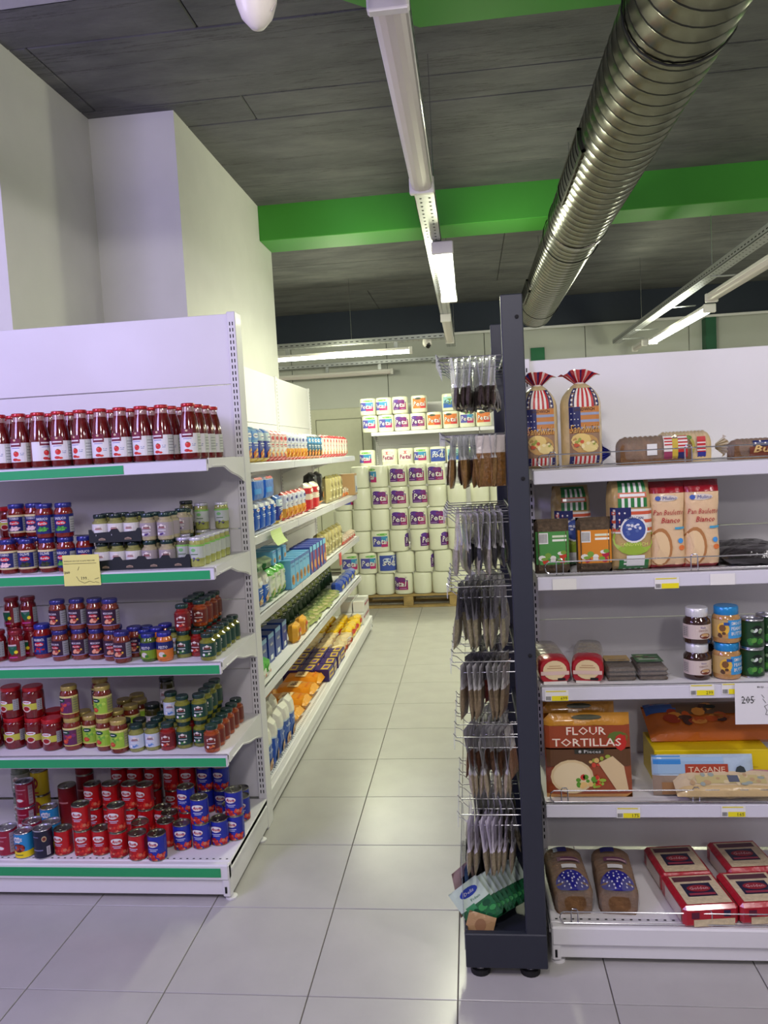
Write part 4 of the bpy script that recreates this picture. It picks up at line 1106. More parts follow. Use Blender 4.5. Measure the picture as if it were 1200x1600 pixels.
T_RO = bag('rye_bread_pack', 'bread', .108, .172, .055, [(1, (0, 0, 0))], a_rye((214, 134, 40), (180, 30, 60)), pu=10, pv=14, mats=ryem)
T_RG.make((rx(862, 2.47, 850), 2.475, z), 0, 'small rye bread pack with green label beside the black post')
T_RO.make((rx(928, 2.47, 850), 2.475, z), 0, 'small rye bread pack with orange label on the second right shelf')
def a_amer(A, w, h):
    A.rect(-w * .30, h * .86, w * .34, h * .985, (36, 120, 60), 1, 4)
    for i in range(4): A.rect(-w * .2 + i * w * .13, h * .86, -w * .14 + i * w * .13, h * .96, WHT, 2, 3)
    A.rect(-w * .30, h * .80, w * .34, h * .86, (206, 110, 80), 2, 2); A.rect(-w * .26, h * .815, w * .30, h * .845, WHT, 3, 1)
    A.rect(-w * .30, h * .70, w * .34, h * .80, (40, 120, 60), 1, 3)
    for i in range(4): A.rect(-w * .22 + i * w * .14, h * .70, -w * .16 + i * w * .14, h * .80, WHT, 2, 2)
    A.rect(-w * .46, h * .42, w * .46, h * .68, US_W, 1, 6)
    for i in range(3): A.rect(-w * .46, h * (.44 + i * .09), w * .46, h * (.475 + i * .09), (206, 90, 60), 2)
    A.rect(-w * .46, h * .46, -w * .02, h * .70, US_B, 3, 4)
    for i in range(9): A.ell(-w * .4 + (i % 3) * w * .12, h * (.5 + (i // 3) * .07), .003, .003, WHT, 4, 6)
    A.ell(.004, h * .36, w * .46, h * .18, (150, 180, 60), 3, 20)
    A.ell(.004, h * .46, w * .30, h * .145, WHT, 5, 18); A.ell(.004, h * .46, w * .26, h * .125, (60, 80, 150), 6, 18); A.blobs(.004, h * .46, w * .3, h * .16, [(220, 220, 230), (90, 110, 170)], 12, .006, 7, 6)
    A.text('AMERICAN', .004, h * .585, w * .42, h * .03, (30, 50, 110), 8, .01); A.text('SANDWICH', .004, h * .30, w * .60, h * .035, (220, 230, 120), 6)
    A.rect(-w * .30, h * .02, w * .36, h * .14, (40, 120, 60), 1, 3)
    for i in range(4): A.rect(-w * .2 + i * w * .13, h * .02, -w * .14 + i * w * .13, h * .14, WHT, 2, 2)
    A.rect(-w * .14, h * .06, w * .26, h * .18, (232, 232, 232), 5, 2)
loafm = lambda c: mat('loaf_in_film_tan', (190, 160, 106), .28, coat=.6, noise=.15, nscale=30, bump=.5, bscale=30)
T_AM = bag('sandwich_loaf', 'bread', .135, .285, .11, [(1, (0, 0, 0))], a_amer, pu=5, pv=6, nu=14, nv=18, wob=.002, mats=loafm, waist=lambda v: 1 - .10 * max(0, v - .8) / .2)
T_AM.make((rx(983, 2.50, 850), 2.50, z), 0, 'tall bagged loaf with green top and round blue seal, second right shelf')
T_AM.make((rx(893, 2.64, 850), 2.64, z), .05, 'tall bagged loaf with green top hidden behind the rye packs', sc=(.95, 1, .93))
def a_pan(A, w, h):
    A.ell(-w * .05, h * .815, w * .30, h * .035, (210, 200, 190), 1, 14); A.ell(-w * .26, h * .815, w * .07, h * .028, (60, 90, 170), 2, 10); A.text('Mulino', .004, h * .815, w * .36, h * .04, (70, 80, 150), 4, 0, .2)
    A.text('Pan Bauletto', 0, h * .655, w * .80, h * .058, (176, 40, 50), 2, 0, .3); A.text('Bianco', .006, h * .565, w * .52, h * .062, (176, 40, 50), 2, .01, .3)
    A.ell(-w * .22, h * .26, w * .30, h * .22, (176, 120, 70), 1, 18); A.ell(-w * .24, h * .25, w * .255, h * .19, (226, 196, 150), 2, 18)
    A.rect(w * .16, h * .46, w * .44, h * .485, (70, 160, 200), 2); A.ell(w * .30, h * .33, w * .07, h * .03, (70, 150, 220), 2, 10); A.ell(w * .32, h * .25, w * .08, h * .03, (224, 120, 60), 2, 10)
T_PAN = bag('sandwich_loaf', 'bread', .118, .272, .10, [(.055, (176, 24, 36)), (.87, (222, 190, 150)), (1, (150, 18, 34))], a_pan, pu=5, pv=7, nu=12, nv=16, wob=.0022, waist=lambda v: .96 + .04 * math.sin(v * 9))
T_PAN.make((rx(1040, 2.50, 850), 2.505, z), 0, 'beige loaf bag with dark red top, left of the two alike', 'beige loaf bags with dark red tops')
T_PAN.make((rx(1093, 2.50, 850), 2.505, z), 0, 'beige loaf bag with dark red top, right of the two alike', 'beige loaf bags with dark red tops')
blk = lambda c: mat('black_glossy_film', (34, 30, 30), .2, coat=.8, bump=.8, bscale=26)
T_BK = bag('flat_bread_pack', 'bread', .22, .16, .05, [(1, (0, 0, 0))], None, mats=blk, wob=.004)
T_BK.make((rx(1178, 2.50, 880) + .01, 2.46, z + .026), (-pi / 2, 0, 0), 'black glossy flat pack at the right end of the second shelf')
T_BK.make((rx(1165, 2.70, 880) + .01, 2.63, z + .026), (-pi / 2, 0, .1), 'black glossy pack lying behind the flat one, second shelf', sc=(.8, .9, 1))

# third right shelf
z = RZ[2] + .0005
def t_roll():
    T = Tpl('rolled_bread_pack', 'bread', .05, .09)
    mb = MB(); w_, h, L = .100, .082, .26; v = []; fs = []; ms = []; n = 16
    ys = [0, .006, .035, .065, .10, .15, .20, .25, L]
    sc = [.90, .98, 1, 1, .98, .97, .96, .9, .5]
    for y_, s_ in zip(ys, sc):
        for i in range(n):
            a = 2 * pi * i / n; v.append((w_ / 2 * s_ * math.copysign(abs(math.cos(a)) ** .55, math.cos(a)), y_, h / 2 + h / 2 * (s_ if s_ > .6 else .7) * math.copysign(abs(math.sin(a)) ** .6, math.sin(a))))
    C1 = F((170, 20, 34)); C2 = mat('loaf_in_grey_film', (150, 138, 118), .2, coat=.8, noise=.15, nscale=30, bump=.6, bscale=24)
    for j in range(len(ys) - 1):
        for i in range(n):
            b_ = (i + 1) % n; fs.append((j * n + i, j * n + b_, (j + 1) * n + b_, (j + 1) * n + i)); ms.append(C1 if j < 3 or (j > 6) else C2)
    fs.append(tuple(range(n))); ms.append(C1)
    mb.add(v, fs, ms, True); b = T.add('wrapper', mb)
    q = MB(); A = Art(q, frontmap(-.001), .01)
    A.ell(0, .045, .037, .031, (226, 204, 160), 1, 18); A.rect(-.024, .050, .024, .053, (190, 150, 110), 2); A.rect(-.018, .057, .018, .0595, (190, 150, 110), 2)
    A.rect(-.044, .030, .044, .042, (220, 190, 180), 3); A.rect(.008, .012, .032, .020, (30, 20, 24), 3)
    T.add('print', q, b)
    q = MB(); q.box(-.036, .036, -.0025, 0, .001, .009, P((226, 222, 216))); T.add('clip', q)
    return T
T_ROLL = t_roll()
T_ROLL.make((rx(866, 2.45, 1030), 2.445, z), .05, 'red wrapped loaf lying end-on beside the rack post')
T_ROLL.make((rx(917, 2.45, 1030), 2.445, z), -.16, 'red wrapped loaf lying end-on, right one of the pair')
def flatpack(label, loc, w, d, h, M, films, rz=0):
    t = thing('rye_bread_pack', label, 'bread', loc, (0, 0, rz))
    mb = MB()
    for k in range(3): mb.box(-w / 2 + .006, w / 2 - .006, .01, d - .012, .002 + k * h / 3.1, (k + .9) * h / 3.1, M, b=.005)
    part('bread_slices', mb, t)['kind'] = 'stuff'
    mb, mp = bagmesh(w, d, h * 1.12, [(1, (0, 0, 0))], pu=10, pv=12, wob=.0015, mats=lambda c: FILM)
    o = part('film', mb, t); o.rotation_euler = (-pi / 2, 0, 0); o.location = (0, 0, h * .56)
    q = MB(); A = Art(q, lambda u, v_, d_: (u, v_, h * 1.10 + d_), .02)
    films(A, w, d); part('label_sheet', q, t)
    return t
flatpack('flat rye bread pack beside the red wrapped loaves', (rx(972, 2.46, 1050), 2.45, z), .098, .17, .042, RYE, lambda A, w, d: (A.rect(-w * .4, d * .45, w * .4, d * .85, (170, 140, 80), 1), A.rect(-w * .3, d * .52, w * .3, d * .56, (90, 70, 50), 2)))
flatpack('flat rye bread pack with green label on the third right shelf', (rx(1022, 2.46, 1050), 2.45, z), .100, .17, .042, RYE, lambda A, w, d: (A.rect(-w * .42, d * .35, w * .42, d * .9, (50, 100, 50), 1), A.rect(-w * .3, d * .5, w * .3, d * .55, (190, 200, 180), 2), A.blobs(0, d * .7, w * .6, d * .2, [(150, 170, 120), (90, 60, 50)], 6, .01, 2)))
def a_choc(A, r, h):
    A.rect(-1.5 * r, h * .16, 1.5 * r, h * .56, (206, 190, 180), 0); A.ell(.016, h * .25, .017, h * .08, (110, 50, 30), 1); A.ell(.016, h * .28, .012, h * .04, (200, 160, 110), 2)
    A.text('Nussa', .010, h * .49, .016, h * .05, (90, 70, 150), 2, .0, .2); A.text('CHOCO', .010, h * .40, .028, h * .055, (120, 50, 40), 2); side_print(A, r, h, h * .2, h * .52, (180, 170, 160), .85, 1.4, -1)
J_CH = jar('chocolate_spread_jar', 'jar', .041, .112, (56, 32, 24), (224, 224, 226), a_choc, shoulder=.66, neck=.80, lidr=.80, lidh=.24)
def a_pb(A, r, h):
    A.rect(-1.7 * r, h * .16, 1.7 * r, h * .66, (190, 160, 100), 0); A.rect(-.004, h * .16, 1.3 * r, h * .66, (60, 150, 210), 1)
    for i, s_ in enumerate(('SMOOTH', 'PEANUT', 'BUTTER')): A.text(s_, .026, h * (.57 - .14 * i), .042, h * .095, WHT, 3, .015)
    A.ell(-.018, h * .42, .018, h * .17, (226, 180, 60), 2, 12); A.ell(-.020, h * .44, .010, h * .10, (120, 80, 40), 3, 8); A.rect(-.016, h * .52, .0, h * .60, (40, 80, 150), 4)
    A.blobs(-.02, h * .26, .03, h * .1, [(90, 60, 40), (190, 140, 80)], 7, .006, 4, 3)
J_PB = jar('peanut_butter_jar', 'jar', .042, .113, (188, 140, 82), (34, 138, 200), a_pb, shoulder=.72, neck=.84, lidr=.84, lidh=.22)
def a_gt(A, r, h):
    A.rect(-1.7 * r, h * .1, 1.7 * r, h * .9, (28, 66, 32), 0); A.ell(.004, h * .62, .018, h * .2, (20, 30, 26), 1, 12); A.blobs(.004, h * .6, .03, h * .2, [(214, 220, 214), (120, 150, 110)], 6, .006, 2, 6); A.blobs(0, h * .25, .04, h * .2, [(90, 150, 60), (50, 120, 50)], 10, .008, 1, 6)
C_GT = can('green_tin', .035, .091, (24, 50, 30), a_gt, mat('bright_tin', (200, 200, 206), .25, 1.0))
for T_, px, Y, nm, h_ in ((J_CH, 1089, 2.49, 'chocolate spread jar with white lid', .1125), (J_PB, 1135, 2.49, 'peanut butter jar with blue lid', .1135), (C_GT, 1175, 2.50, 'green tin beside the peanut butter', .0915), (C_GT, 1200, 2.55, 'green tin at the right image edge', .0915)):
    X = rx(px, Y, 1030)
    for k in range(2): T_.make((X + .001 * k, Y, z + k * h_), random.uniform(-.1, .1), nm + (', upper one' if k else ', lower one') + ', third right shelf', nm + 's')
J_CH.make((rx(1100, 2.60, 1030), 2.60, z), .2, 'chocolate spread jar behind the front pair, third right shelf')

# fourth right shelf
z = RZ[3] + .0005
def a_tort(A, w, h):
    A.ell(w * .0, h * .96, w * .18, h * .03, (60, 60, 30), 3, 10)
    A.rect(-w * .49, h * .58, w * .49, h * .86, (150, 66, 32), 1, 6)
    A.rect(-w * .49, h * .38, w * .49, h * .60, (96, 62, 34), 1, 5)
    A.ell(w * .35, h * .72, w * .12, h * .07, (90, 110, 40), 2, 10); A.ell(w * .38, h * .66, w * .07, h * .1, (190, 40, 30), 3, 8)
    for s_, v_, ww in (('FLOUR', .80, .46), ('TORTILLAS', .665, .80)):
        A.text(s_, -.004, h * v_, w * ww, h * .10, (190, 60, 50), 4, .05); A.text(s_, -.004, h * v_, w * ww, h * .095, (240, 226, 206), 6, .01)
    A.rect(-w * .16, h * .53, w * .18, h * .585, (50, 50, 40), 6); A.text('8 Pieces', .004, h * .557, w * .26, h * .035, WHT, 8)
    A.ell(-w * .20, h * .26, w * .25, h * .20, (220, 196, 150), 4, 18); A.ell(-w * .20, h * .26, w * .22, h * .17, (230, 210, 170), 5, 18)
    A.ell(w * .28, h * .30, w * .14, h * .20, (216, 190, 146), 4, pts=[(-1.2, .6), (0, 1), (.9, .4), (1.2, -1), (.3, -1.1)])
    A.blobs(w * .02, h * .20, w * .3, h * .12, [(90, 150, 40), (206, 50, 40), (150, 180, 60), (230, 190, 120)], 18, .010, 6, 5)
    A.blobs(w * .18, h * .44, w * .34, h * .12, [(206, 70, 50), (150, 170, 60), (220, 180, 110)], 14, .009, 3, 7)
T_TOR = bag('tortilla_pack', 'bread', .268, .268, .03, [(.05, (206, 150, 80)), (.86, (150, 70, 36)), (1, (196, 136, 40))], a_tort, pu=14, pv=14, nu=14, nv=14, wob=.0012)
T_TOR.make((rx(918, 2.48, 1180), 2.465, z + .002), (-.10, 0, 0), 'tortilla pack with flour tortillas lettering, standing at the front')
T_TOR.make((rx(905, 2.60, 1180), 2.56, z + .002), (-.10, 0, 0), 'tortilla pack standing behind the front tortilla pack', sc=(.86, 1, 1.02))
def a_oran(A, w, h):
    A.rect(-w * .49, h * .62, -w * .28, h * .98, (50, 90, 160), 1, 3); A.rect(-w * .30, h * .55, w * .45, h * .95, (110, 84, 60), 1, 4)
    A.blobs(0, h * .55, w * .7, h * .5, [(170, 60, 30), (226, 150, 60), (206, 90, 30), (80, 50, 40)], 26, .022, 2, 4); A.ell(-.02, h * .75, .02, h * .06, (30, 40, 30), 4)
T_OR = bag('flatbread_bag', 'bread', .48, .165, .06, [(1, (206, 110, 40))], a_oran, pu=8, pv=6, wob=.003, nu=16)
t_ = T_OR.make((rx(1140, 2.58, 1130), 2.625, z + .1215), (-1.15, 0, .02), 'large orange flatbread bag lying on the yellow box')
T_YB = boxpack('yellow_carton', 'box', .36, .17, .116, (232, 204, 20), lambda A, w, h: (A.rect(-w * .48, .004, -w * .30, h * .6, (40, 36, 30), 1), A.rect(-w * .26, h * .5, w * .4, h * .52, (200, 170, 20), 1)))
T_YB.make((rx(1112, 2.55, 1160), 2.64, z), 0, 'yellow carton under the orange bag on the fourth right shelf')
def a_tag(A, w, h):
    A.rect(-w * .49, h * .55, w * .20, h * .95, (150, 180, 206), 1, 4); A.rect(-w * .49, h * .78, -w * .22, h * .98, (50, 130, 200), 2, 2)
    A.rect(-w * .18, h * .52, w * .24, h * .78, (166, 62, 36), 3, 2); A.text('TAGANE', w * .03, h * .65, w * .36, h * .13, (226, 200, 170), 5, .005)
    A.rect(-w * .42, h * .04, w * .44, h * .34, (150, 110, 70), 1, 4); A.ell(w * .36, h * .6, w * .05, h * .14, (50, 60, 60), 4, 8)
T_TG = bag('flatbread_bag', 'bread', .31, .125, .03, [(.5, (150, 130, 110)), (1, (176, 196, 212))], a_tag, pu=14, pv=10, wob=.0015, nu=14)
T_TG.make((rx(1100, 2.47, 1200), 2.475, z + .002), (-.22, 0, 0), 'blue bag with brown lettered band standing behind the pink roll')
def a_pink2(A, w, h):
    A.rect(-w * .3, h * .3, w * .35, h * .62, (190, 176, 120), 1, 4); A.rect(w * .0, h * .34, w * .10, h * .60, (90, 96, 110), 3); A.blobs(0, h * .45, w * .7, h * .4, [(206, 190, 150), (180, 150, 110), (150, 160, 150)], 20, .010, 2, 5)
T_PK = bag('flatbread_bag', 'bread', .32, .10, .045, [(.25, (196, 170, 120)), (.8, (206, 186, 150)), (1, (196, 140, 150))], a_pink2, pu=6, pv=5, wob=.002, nu=14)
T_PK.make((rx(1135, 2.43, 1235) + .01, 2.415, z + .024), (-1.12, 0, .0), 'long pinkish bread bag lying at the fourth shelf front')

# bottom right shelf
z = RB + .0005
def art_star(A, L, h): pass
def brown_loaf(label, px, rz):
    t = thing('wrapped_loaf', label, 'bread', (rx(px, 2.52, 1400), 2.545, z), (0, 0, rz + pi / 2), 'brown loaves on the bottom right shelf')
    w_, L, h = .128, .265, .092
    part('loaf', loafmesh(w_, L, h, BREAD), t)
    mb = MB(); n = 16; v = []; fs = []
    for x, s_ in zip([-L / 2 - .02, -L / 2 - .01, -L / 2 + .02, -.05, 0, .05, L / 2 - .01, L / 2 + .02], [.5, .9, 1, 1, 1, 1, .95, .4]):
        for i in range(n):
            a = 2 * pi * i / n; k = 1.06 + .03 * math.sin(6 * a + x * 80)
            v.append((x, w_ / 2 * k * s_ * math.copysign(abs(math.cos(a)) ** .6, math.cos(a)), max(.001, h / 2 + h / 2 * k * s_ * math.copysign(abs(math.sin(a)) ** .6, math.sin(a)))))
    for j in range(7):
        for i in range(n):
            b_ = (i + 1) % n; fs.append((j * n + i, (j + 1) * n + i, (j + 1) * n + b_, j * n + b_))
    mb.add(v, fs, FILM, True); part('film', mb, t)
    top = lambda u, vv, d: (vv, u, h * (1.06 - .35 * abs(2 * u / w_) ** 3) + d)
    q = MB(); A = Art(q, top, .012)
    A.rect(-.026, -.035, .022, -.012, (226, 224, 224), 3, 1)
    A.rect(-.045, .01, .030, .035, (110, 60, 90), 2, 2); A.rect(-.04, .015, .02, .022, (200, 170, 170), 3)
    A.rect(-.01, .07, .035, .10, (40, 40, 130), 2, 2)
    part('label_sheet', q, t)
    q = MB(); v = []; fs = []; nn = 12
    # starry bag corner folded over the near end
    def fold(u, vv, d): return (-L / 2 - .008 + .085 * vv, u, h * (.93 + .16 * min(1, vv * 1.6)) + .003 + d - .02 * (u / .05) ** 2)
    A = Art(q, fold, .008); BL = (36, 34, 140)
    A.ell(0, .45, .052, .55, BL, 1, 18)
    for i in range(26):
        a = i * 2.4; r_ = .9 * math.sqrt(i / 26); A.ell(.052 * r_ * math.cos(a), .45 + .52 * r_ * math.sin(a), .0028, .05, (220, 220, 236), 3, 6)
    part('starry_fold', q, t)
    return t
brown_loaf('brown loaf with blue starry fold, nearest the black rack', 889, .04)
brown_loaf('brown loaf with blue starry fold, second from the black rack', 962, -.06)
def redpack(label, px, py, rz, sc=1.0):
    p = at(px, py, 'Z', z + .03)
    t = thing('toast_pack', label, 'bread', (p.x, p.y, z), (0, 0, rz), 'red toast packs on the bottom right shelf')
    t.scale = (sc, sc, sc)
    mb = MB(); w_, d_, h = .17, .19, .066
    RF = F((176, 18, 40)); CR = mat('sliced_white_bread', (214, 196, 160), .7, noise=.12, nscale=70, bump=.4, bscale=90)
    mb.box(-w_ / 2, w_ / 2, 0, d_, 0, h, RF, b=.010); wr = part('wrapper', mb, t)
    q = MB(); A = Art(q, lambda u, v_, d2: (u, v_, h + d2), .02)
    A.rect(-w_ * .40, d_ * .08, w_ * .42, d_ * .90, CR, 1, 3); A.rect(-w_ * .28, d_ * .28, w_ * .26, d_ * .66, (30, 30, 60), 2, 1)
    A.ell(0, d_ * .50, w_ * .22, d_ * .10, (150, 30, 46), 4, 14); A.text('Golden', 0, d_ * .50, w_ * .34, d_ * .08, (226, 190, 190), 6, 0, .2)
    A.rect(-w_ * .24, d_ * .31, w_ * .24, d_ * .37, (150, 50, 70), 4)
    A.rect(-w_ * .36, d_ * .72, w_ * .36, d_ * .86, (90, 50, 60), 2); 
    part('top_label', q, wr)
    q = MB(); A = Art(q, frontmap(0), .02)
    A.rect(-w_ * .32, .004, w_ * .42, h * .40, CR, 1, 2); A.rect(w_ * .22, h * .5, w_ * .34, h * .8, (40, 36, 70), 2)
    A.rect(-w_ * .36, h * .45, -w_ * .22, h * .75, (90, 20, 50), 2); part('front_window', q, wr)
    q = MB(); A = Art(q, lambda u, v_, d2: (-w_ / 2 - d2, u, v_), .02); A.rect(d_ * .1, h * .15, d_ * .8, h * .8, (206, 190, 176), 1, 1); part('side_label', q, wr)
redpack('red toast pack, back left of the red packs', 1075, 1382, .10)
redpack('red toast pack, front left of the red packs', 1112, 1434, .12)
redpack('red toast pack, back right of the red packs', 1180, 1374, .10)
redpack('red toast pack at the right edge, front row', 1202, 1430, .10)

# wire fences on the right shelves
def wirefence(zs, x0, x1, name, y=2.418):
    t = thing('wire_shelf_fence', name, 'rail', (0, y, zs))
    r = .0021; H_ = .036
    loop = [(x0 + .012, 0, .008), (x0 + .003, 0, .014), (x0, 0, .026), (x0 + .003, 0, .038), (x0 + .012, 0, .044), (x1, 0, .044)]
    mb = MB(); mb.tube(loop, r, CHROME); mb.tube([(x0 + .012, 0, .008), (x1, 0, .008)], r, CHROME); part('long_wire', mb, t)
    x = x0 + .045
    while x < x1:
        mb = MB(); mb.tube([(x - .010, .002, .003), (x - .010, .002, .046), (x - .006, .002, .052), (x + .006, .002, .052), (x + .010, .002, .046), (x + .010, .002, .003)], r, CHROME); part('clip', mb, t)
        x += .40
wirefence(RZ[0], .205, 1.30, 'chrome wire fence along the top right shelf')
wirefence(RZ[1], .215, 1.30, 'chrome wire fence along the second right shelf')
wirefence(RZ[3], .205, 1.30, 'chrome wire fence along the fourth right shelf')
wirefence(RB, .215, 1.30, 'chrome wire fence along the bottom right shelf', 2.352)
# price tags
def ptag(px, py, num, where, white=False, Y=2.4165):
    p = at(px, py, 'Y', Y); t = thing('price_tag', where, 'label', (p.x, Y, p.z))
    w_, h_ = .072, .034
    mb = MB(); mb.box(-w_ / 2, w_ / 2, 0, .001, -h_ / 2, h_ / 2, P((232, 230, 226))); part('card', mb, t)
    if not white:
        q = MB(); A = Art(q, frontmap(0), .1)
        A.rect(-w_ * .22, -h_ * .48, w_ * .48, -h_ * .02, (236, 222, 30), 1); A.rect(-w_ * .46, h_ * .36, w_ * .4, h_ * .46, (226, 214, 60), 1)
        for i in range(7): A.rect(-w_ * .46 + i * .0022, -h_ * .42, -w_ * .46 + i * .0022 + .0011, -h_ * .05, (60, 60, 60), 1)
        if num: A.text(num, w_ * .30, -h_ * .24, .020, .010, (70, 70, 40), 3)
        part('print', q, t)
ptag(882, 913, '', 'blank white price tag at the left end, second right shelf', True)
ptag(1042, 911, '', 'yellow price tag in the middle of the second right shelf')
ptag(1129, 905, '', 'blank white price tag below the black packs, second right shelf', True)
ptag(870, 1087, '699', 'yellow price tag below the red wrapped loaves')
ptag(1097, 1078, '299', 'yellow price tag below the chocolate spread jars')
ptag(1147, 1076, '', 'yellow price tag half hidden by the white paper note')
ptag(982, 1270, '175', 'yellow price tag below the tortilla pack')
ptag(1146, 1268, '165', 'yellow price tag below the pinkish bread bag')
note(1148, 1068, 1232, 1131, 2.408, 'white paper price note at the right edge of the third shelf', (228, 226, 228),
     [('205', -.26, .10, .24, .18), ('BIJ...', .02, .40, .2, .05)], [(-.38, .10, -.12, .10), (.02, .12, .08, .02), (.0, .22, .05, .14), (.05, -.06, .12, -.02), (.05, -.06, .1, -.16), (.1, -.16, .07, -.26), (.07, -.26, .16, -.28)])
# ================================================================== hook rack at the aisle's right
def project(P):
    d = Vector(P) - Vector((0, 0, CAM_H)); z_ = d.dot(fwd)
    return 600 + FPX * d.dot(rt) / z_, 800 - FPX * d.dot(up) / z_
t = thing('hook_rack', 'tall charcoal display rack with chrome hooks beside the aisle', 'rack', (.044, 2.275, 0))
RXo = -.044
def rb(x0, x1, y0, y1, z0, z1, name, M=BLACK_RACK, b=.003):
    mb = MB(); mb.box(x0 + RXo, x1 + RXo, y0, y1, z0, z1, M, b=b); return part(name, mb, t)
rb(.106, .168, 0, .035, .03, 2.045, 'front_post')
rb(.092, .150, .535, .57, .03, 2.045, 'back_post')
rb(-.079, .168, -.003, .02, .033, .142, 'base_front'); rb(-.079, -.069, .02, .57, .033, .142, 'base_side'); rb(-.069, .160, .55, .57, .033, .142, 'base_back')
rb(-.069, .168, .02, .55, .10, .115, 'base_floor'); rb(.150, .168, .035, .535, .033, .50, 'low_side_panel')
for (x, y) in ((-.036, .035), (.116, .035), (-.036, .53), (.116, .53)):
    mb = MB(); mb.lathe([(.030, 0), (.031, .004), (.029, .016), (.022, .019)], mat('black_rubber', (18, 18, 20), .6), 16, x + RXo, y); f_ = part('foot', mb, t)
    mb = MB(); mb.lathe([(.021, .018), (.021, .036)], CHROME, 14, x + RXo, y); part('foot_stem', mb, f_)
mb = MB(); mb.lathe([(.006, 0), (.006, .002), (.003, .003)], DARK, 10); me_ = mb.mesh('bolt_head')
for zz in (1.98, 1.52, 1.0): link('bolt_head', me_, t, (.150 + RXo, 0, zz), (pi / 2, 0, 0))
mb = MB(); mb.box(-.083 + RXo, -.080 + RXo, .06, .53, .05, .36, mat('clear_guard', (170, 176, 180), .15, alpha=.45, coat=.5)); part('side_guard', mb, t)
HZ = [1.883, 1.655, 1.425, 1.20, .97, .735, .49]
HY = [.055, .165, .275, .375, .475]
mb = MB(); mb.tube([(.09, 0, 0), (-.106, 0, 0), (-.116, 0, .012)], .0018, CHROME, 6); hook_me = mb.mesh('hook')
mb = MB(); mb.tube([(.09, 0, -.033), (-.075, 0, -.033), (-.098, 0, -.012), (-.112, 0, -.008)], .0015, CHROME, 6); tagw_me = mb.mesh('tag_wire')
mb = MB(); mb.box(-.1145, -.1125, -.020, .020, -.030, .010, mat('clear_tag_plate', (214, 216, 216), .12, alpha=.7, coat=.7)); plate_me = mb.mesh('tag_plate')
for z_ in HZ:
    rb(.112, .124, .03, .545, z_ - .010, z_ + .006, 'crossbar', BLACK_RACK, .002)
    for y_ in HY:
        h_ = link('hook', hook_me, t, (.035 + RXo - .006, y_, z_)); link('tag_wire', tagw_me, h_); link('tag_plate', plate_me, h_)
rb(.118, .150, .035, .045, .14, 1.9, 'wire_column', BLACK_RACK)
# bags hanging on the hooks
def hangbag(name, w_, h, th, ccol, head, hb=.48, seed=1):
    """thin pouch hanging in the plane across the hook; origin at its punched top"""
    T = Tpl(name, 'bag', .01, h); rr = random.Random(seed)
    prof = [(0, .05), (.06, .55), (.16, .9), (.30, 1), (hb, .75), (hb + .08, .30), (.8, .16), (.97, .10), (1, .06)]
    mb = MB(); v = []; fs = []; ms = []; nu = 6
    CM = mat('bag_contents_%02x%02x%02x' % ccol, ccol, .35, coat=.5, noise=.35, nscale=120, bump=.4, bscale=90); HM = head
    for s_ in (-1, 1):
        for (f, tk) in prof:
            for i in range(nu + 1):
                u = -1 + 2 * i / nu
                v.append((s_ * th / 2 * tk * (1 - abs(u) ** 4) ** .5 + rr.uniform(-1, 1) * th * .05 + (f - .5) * .0, u * w_ / 2 * (1 - .04 * (1 - f)), -h + f * h))
    W_ = nu + 1; N = W_ * len(prof)
    for j in range(len(prof) - 1):
        M = CM if prof[j][0] < hb else HM
        for i in range(nu):
            a = j * W_ + i; fs += [(a, a + W_, a + W_ + 1, a + 1), (N + a, N + a + 1, N + a + W_ + 1, N + a + W_)]; ms += [M, M]
    mb.add(v, fs, ms, True)
    if hb >= 1: T.add('pouch', mb); return T
    # split into two meshes: filled pouch and header
    a, b_ = MB(), MB()
    for (f, m_) in zip(fs, ms): (a if m_ is CM else b_).add([v[k] for k in f], [(0, 1, 2, 3)], m_, False)
    T.add('filled_pouch', a); T.add('clear_header', b_)
    return T
def hm(c, al=.75): return mat('header_film_%02x%02x%02x' % c, c, .18, alpha=al, coat=.8, bump=.6, bscale=30)
CLR, GRYH, DKH, WHH = hm((226, 228, 226), .6), hm((196, 194, 192), .92), hm((120, 118, 124), .92), hm((222, 216, 226), .97)
LEV = [ # (z idx, [(content, header, h, width, name, hb) front hook], [second], ...)
 (0, [((70, 60, 54), CLR, .150, .085, 'dark spice', .42)], 6),
 (1, [((140, 108, 66), CLR, .155, .085, 'brown spice', .55), ((70, 46, 36), CLR, .15, .085, 'dark brown spice', .5)], 7),
 (2, [((66, 66, 68), GRYH, .165, .085, 'black pepper', .38), ((150, 144, 128), GRYH, .185, .085, 'grey spice', .42)], 8),
 (3, [((148, 140, 114), DKH, .180, .09, 'tan seed', .5), ((150, 142, 110), GRYH, .18, .09, 'olive seed', .45)], 7),
 (4, [((138, 122, 98), GRYH, .165, .09, 'brown grain', .55), ((120, 50, 42), DKH, .15, .09, 'maroon spice', .5)], 6),
 (5, [((166, 154, 130), GRYH, .175, .09, 'pale tan seed', .42), ((136, 98, 74), GRYH, .16, .09, 'orange brown spice', .55)], 7),
 (6, [((156, 144, 120), WHH, .170, .095, 'tan herb', .42), ((150, 140, 120), GRYH, .16, .09, 'grey herb', .45)], 7)]
LN = ['top', 'second', 'third', 'fourth', 'fifth', 'sixth', 'seventh']
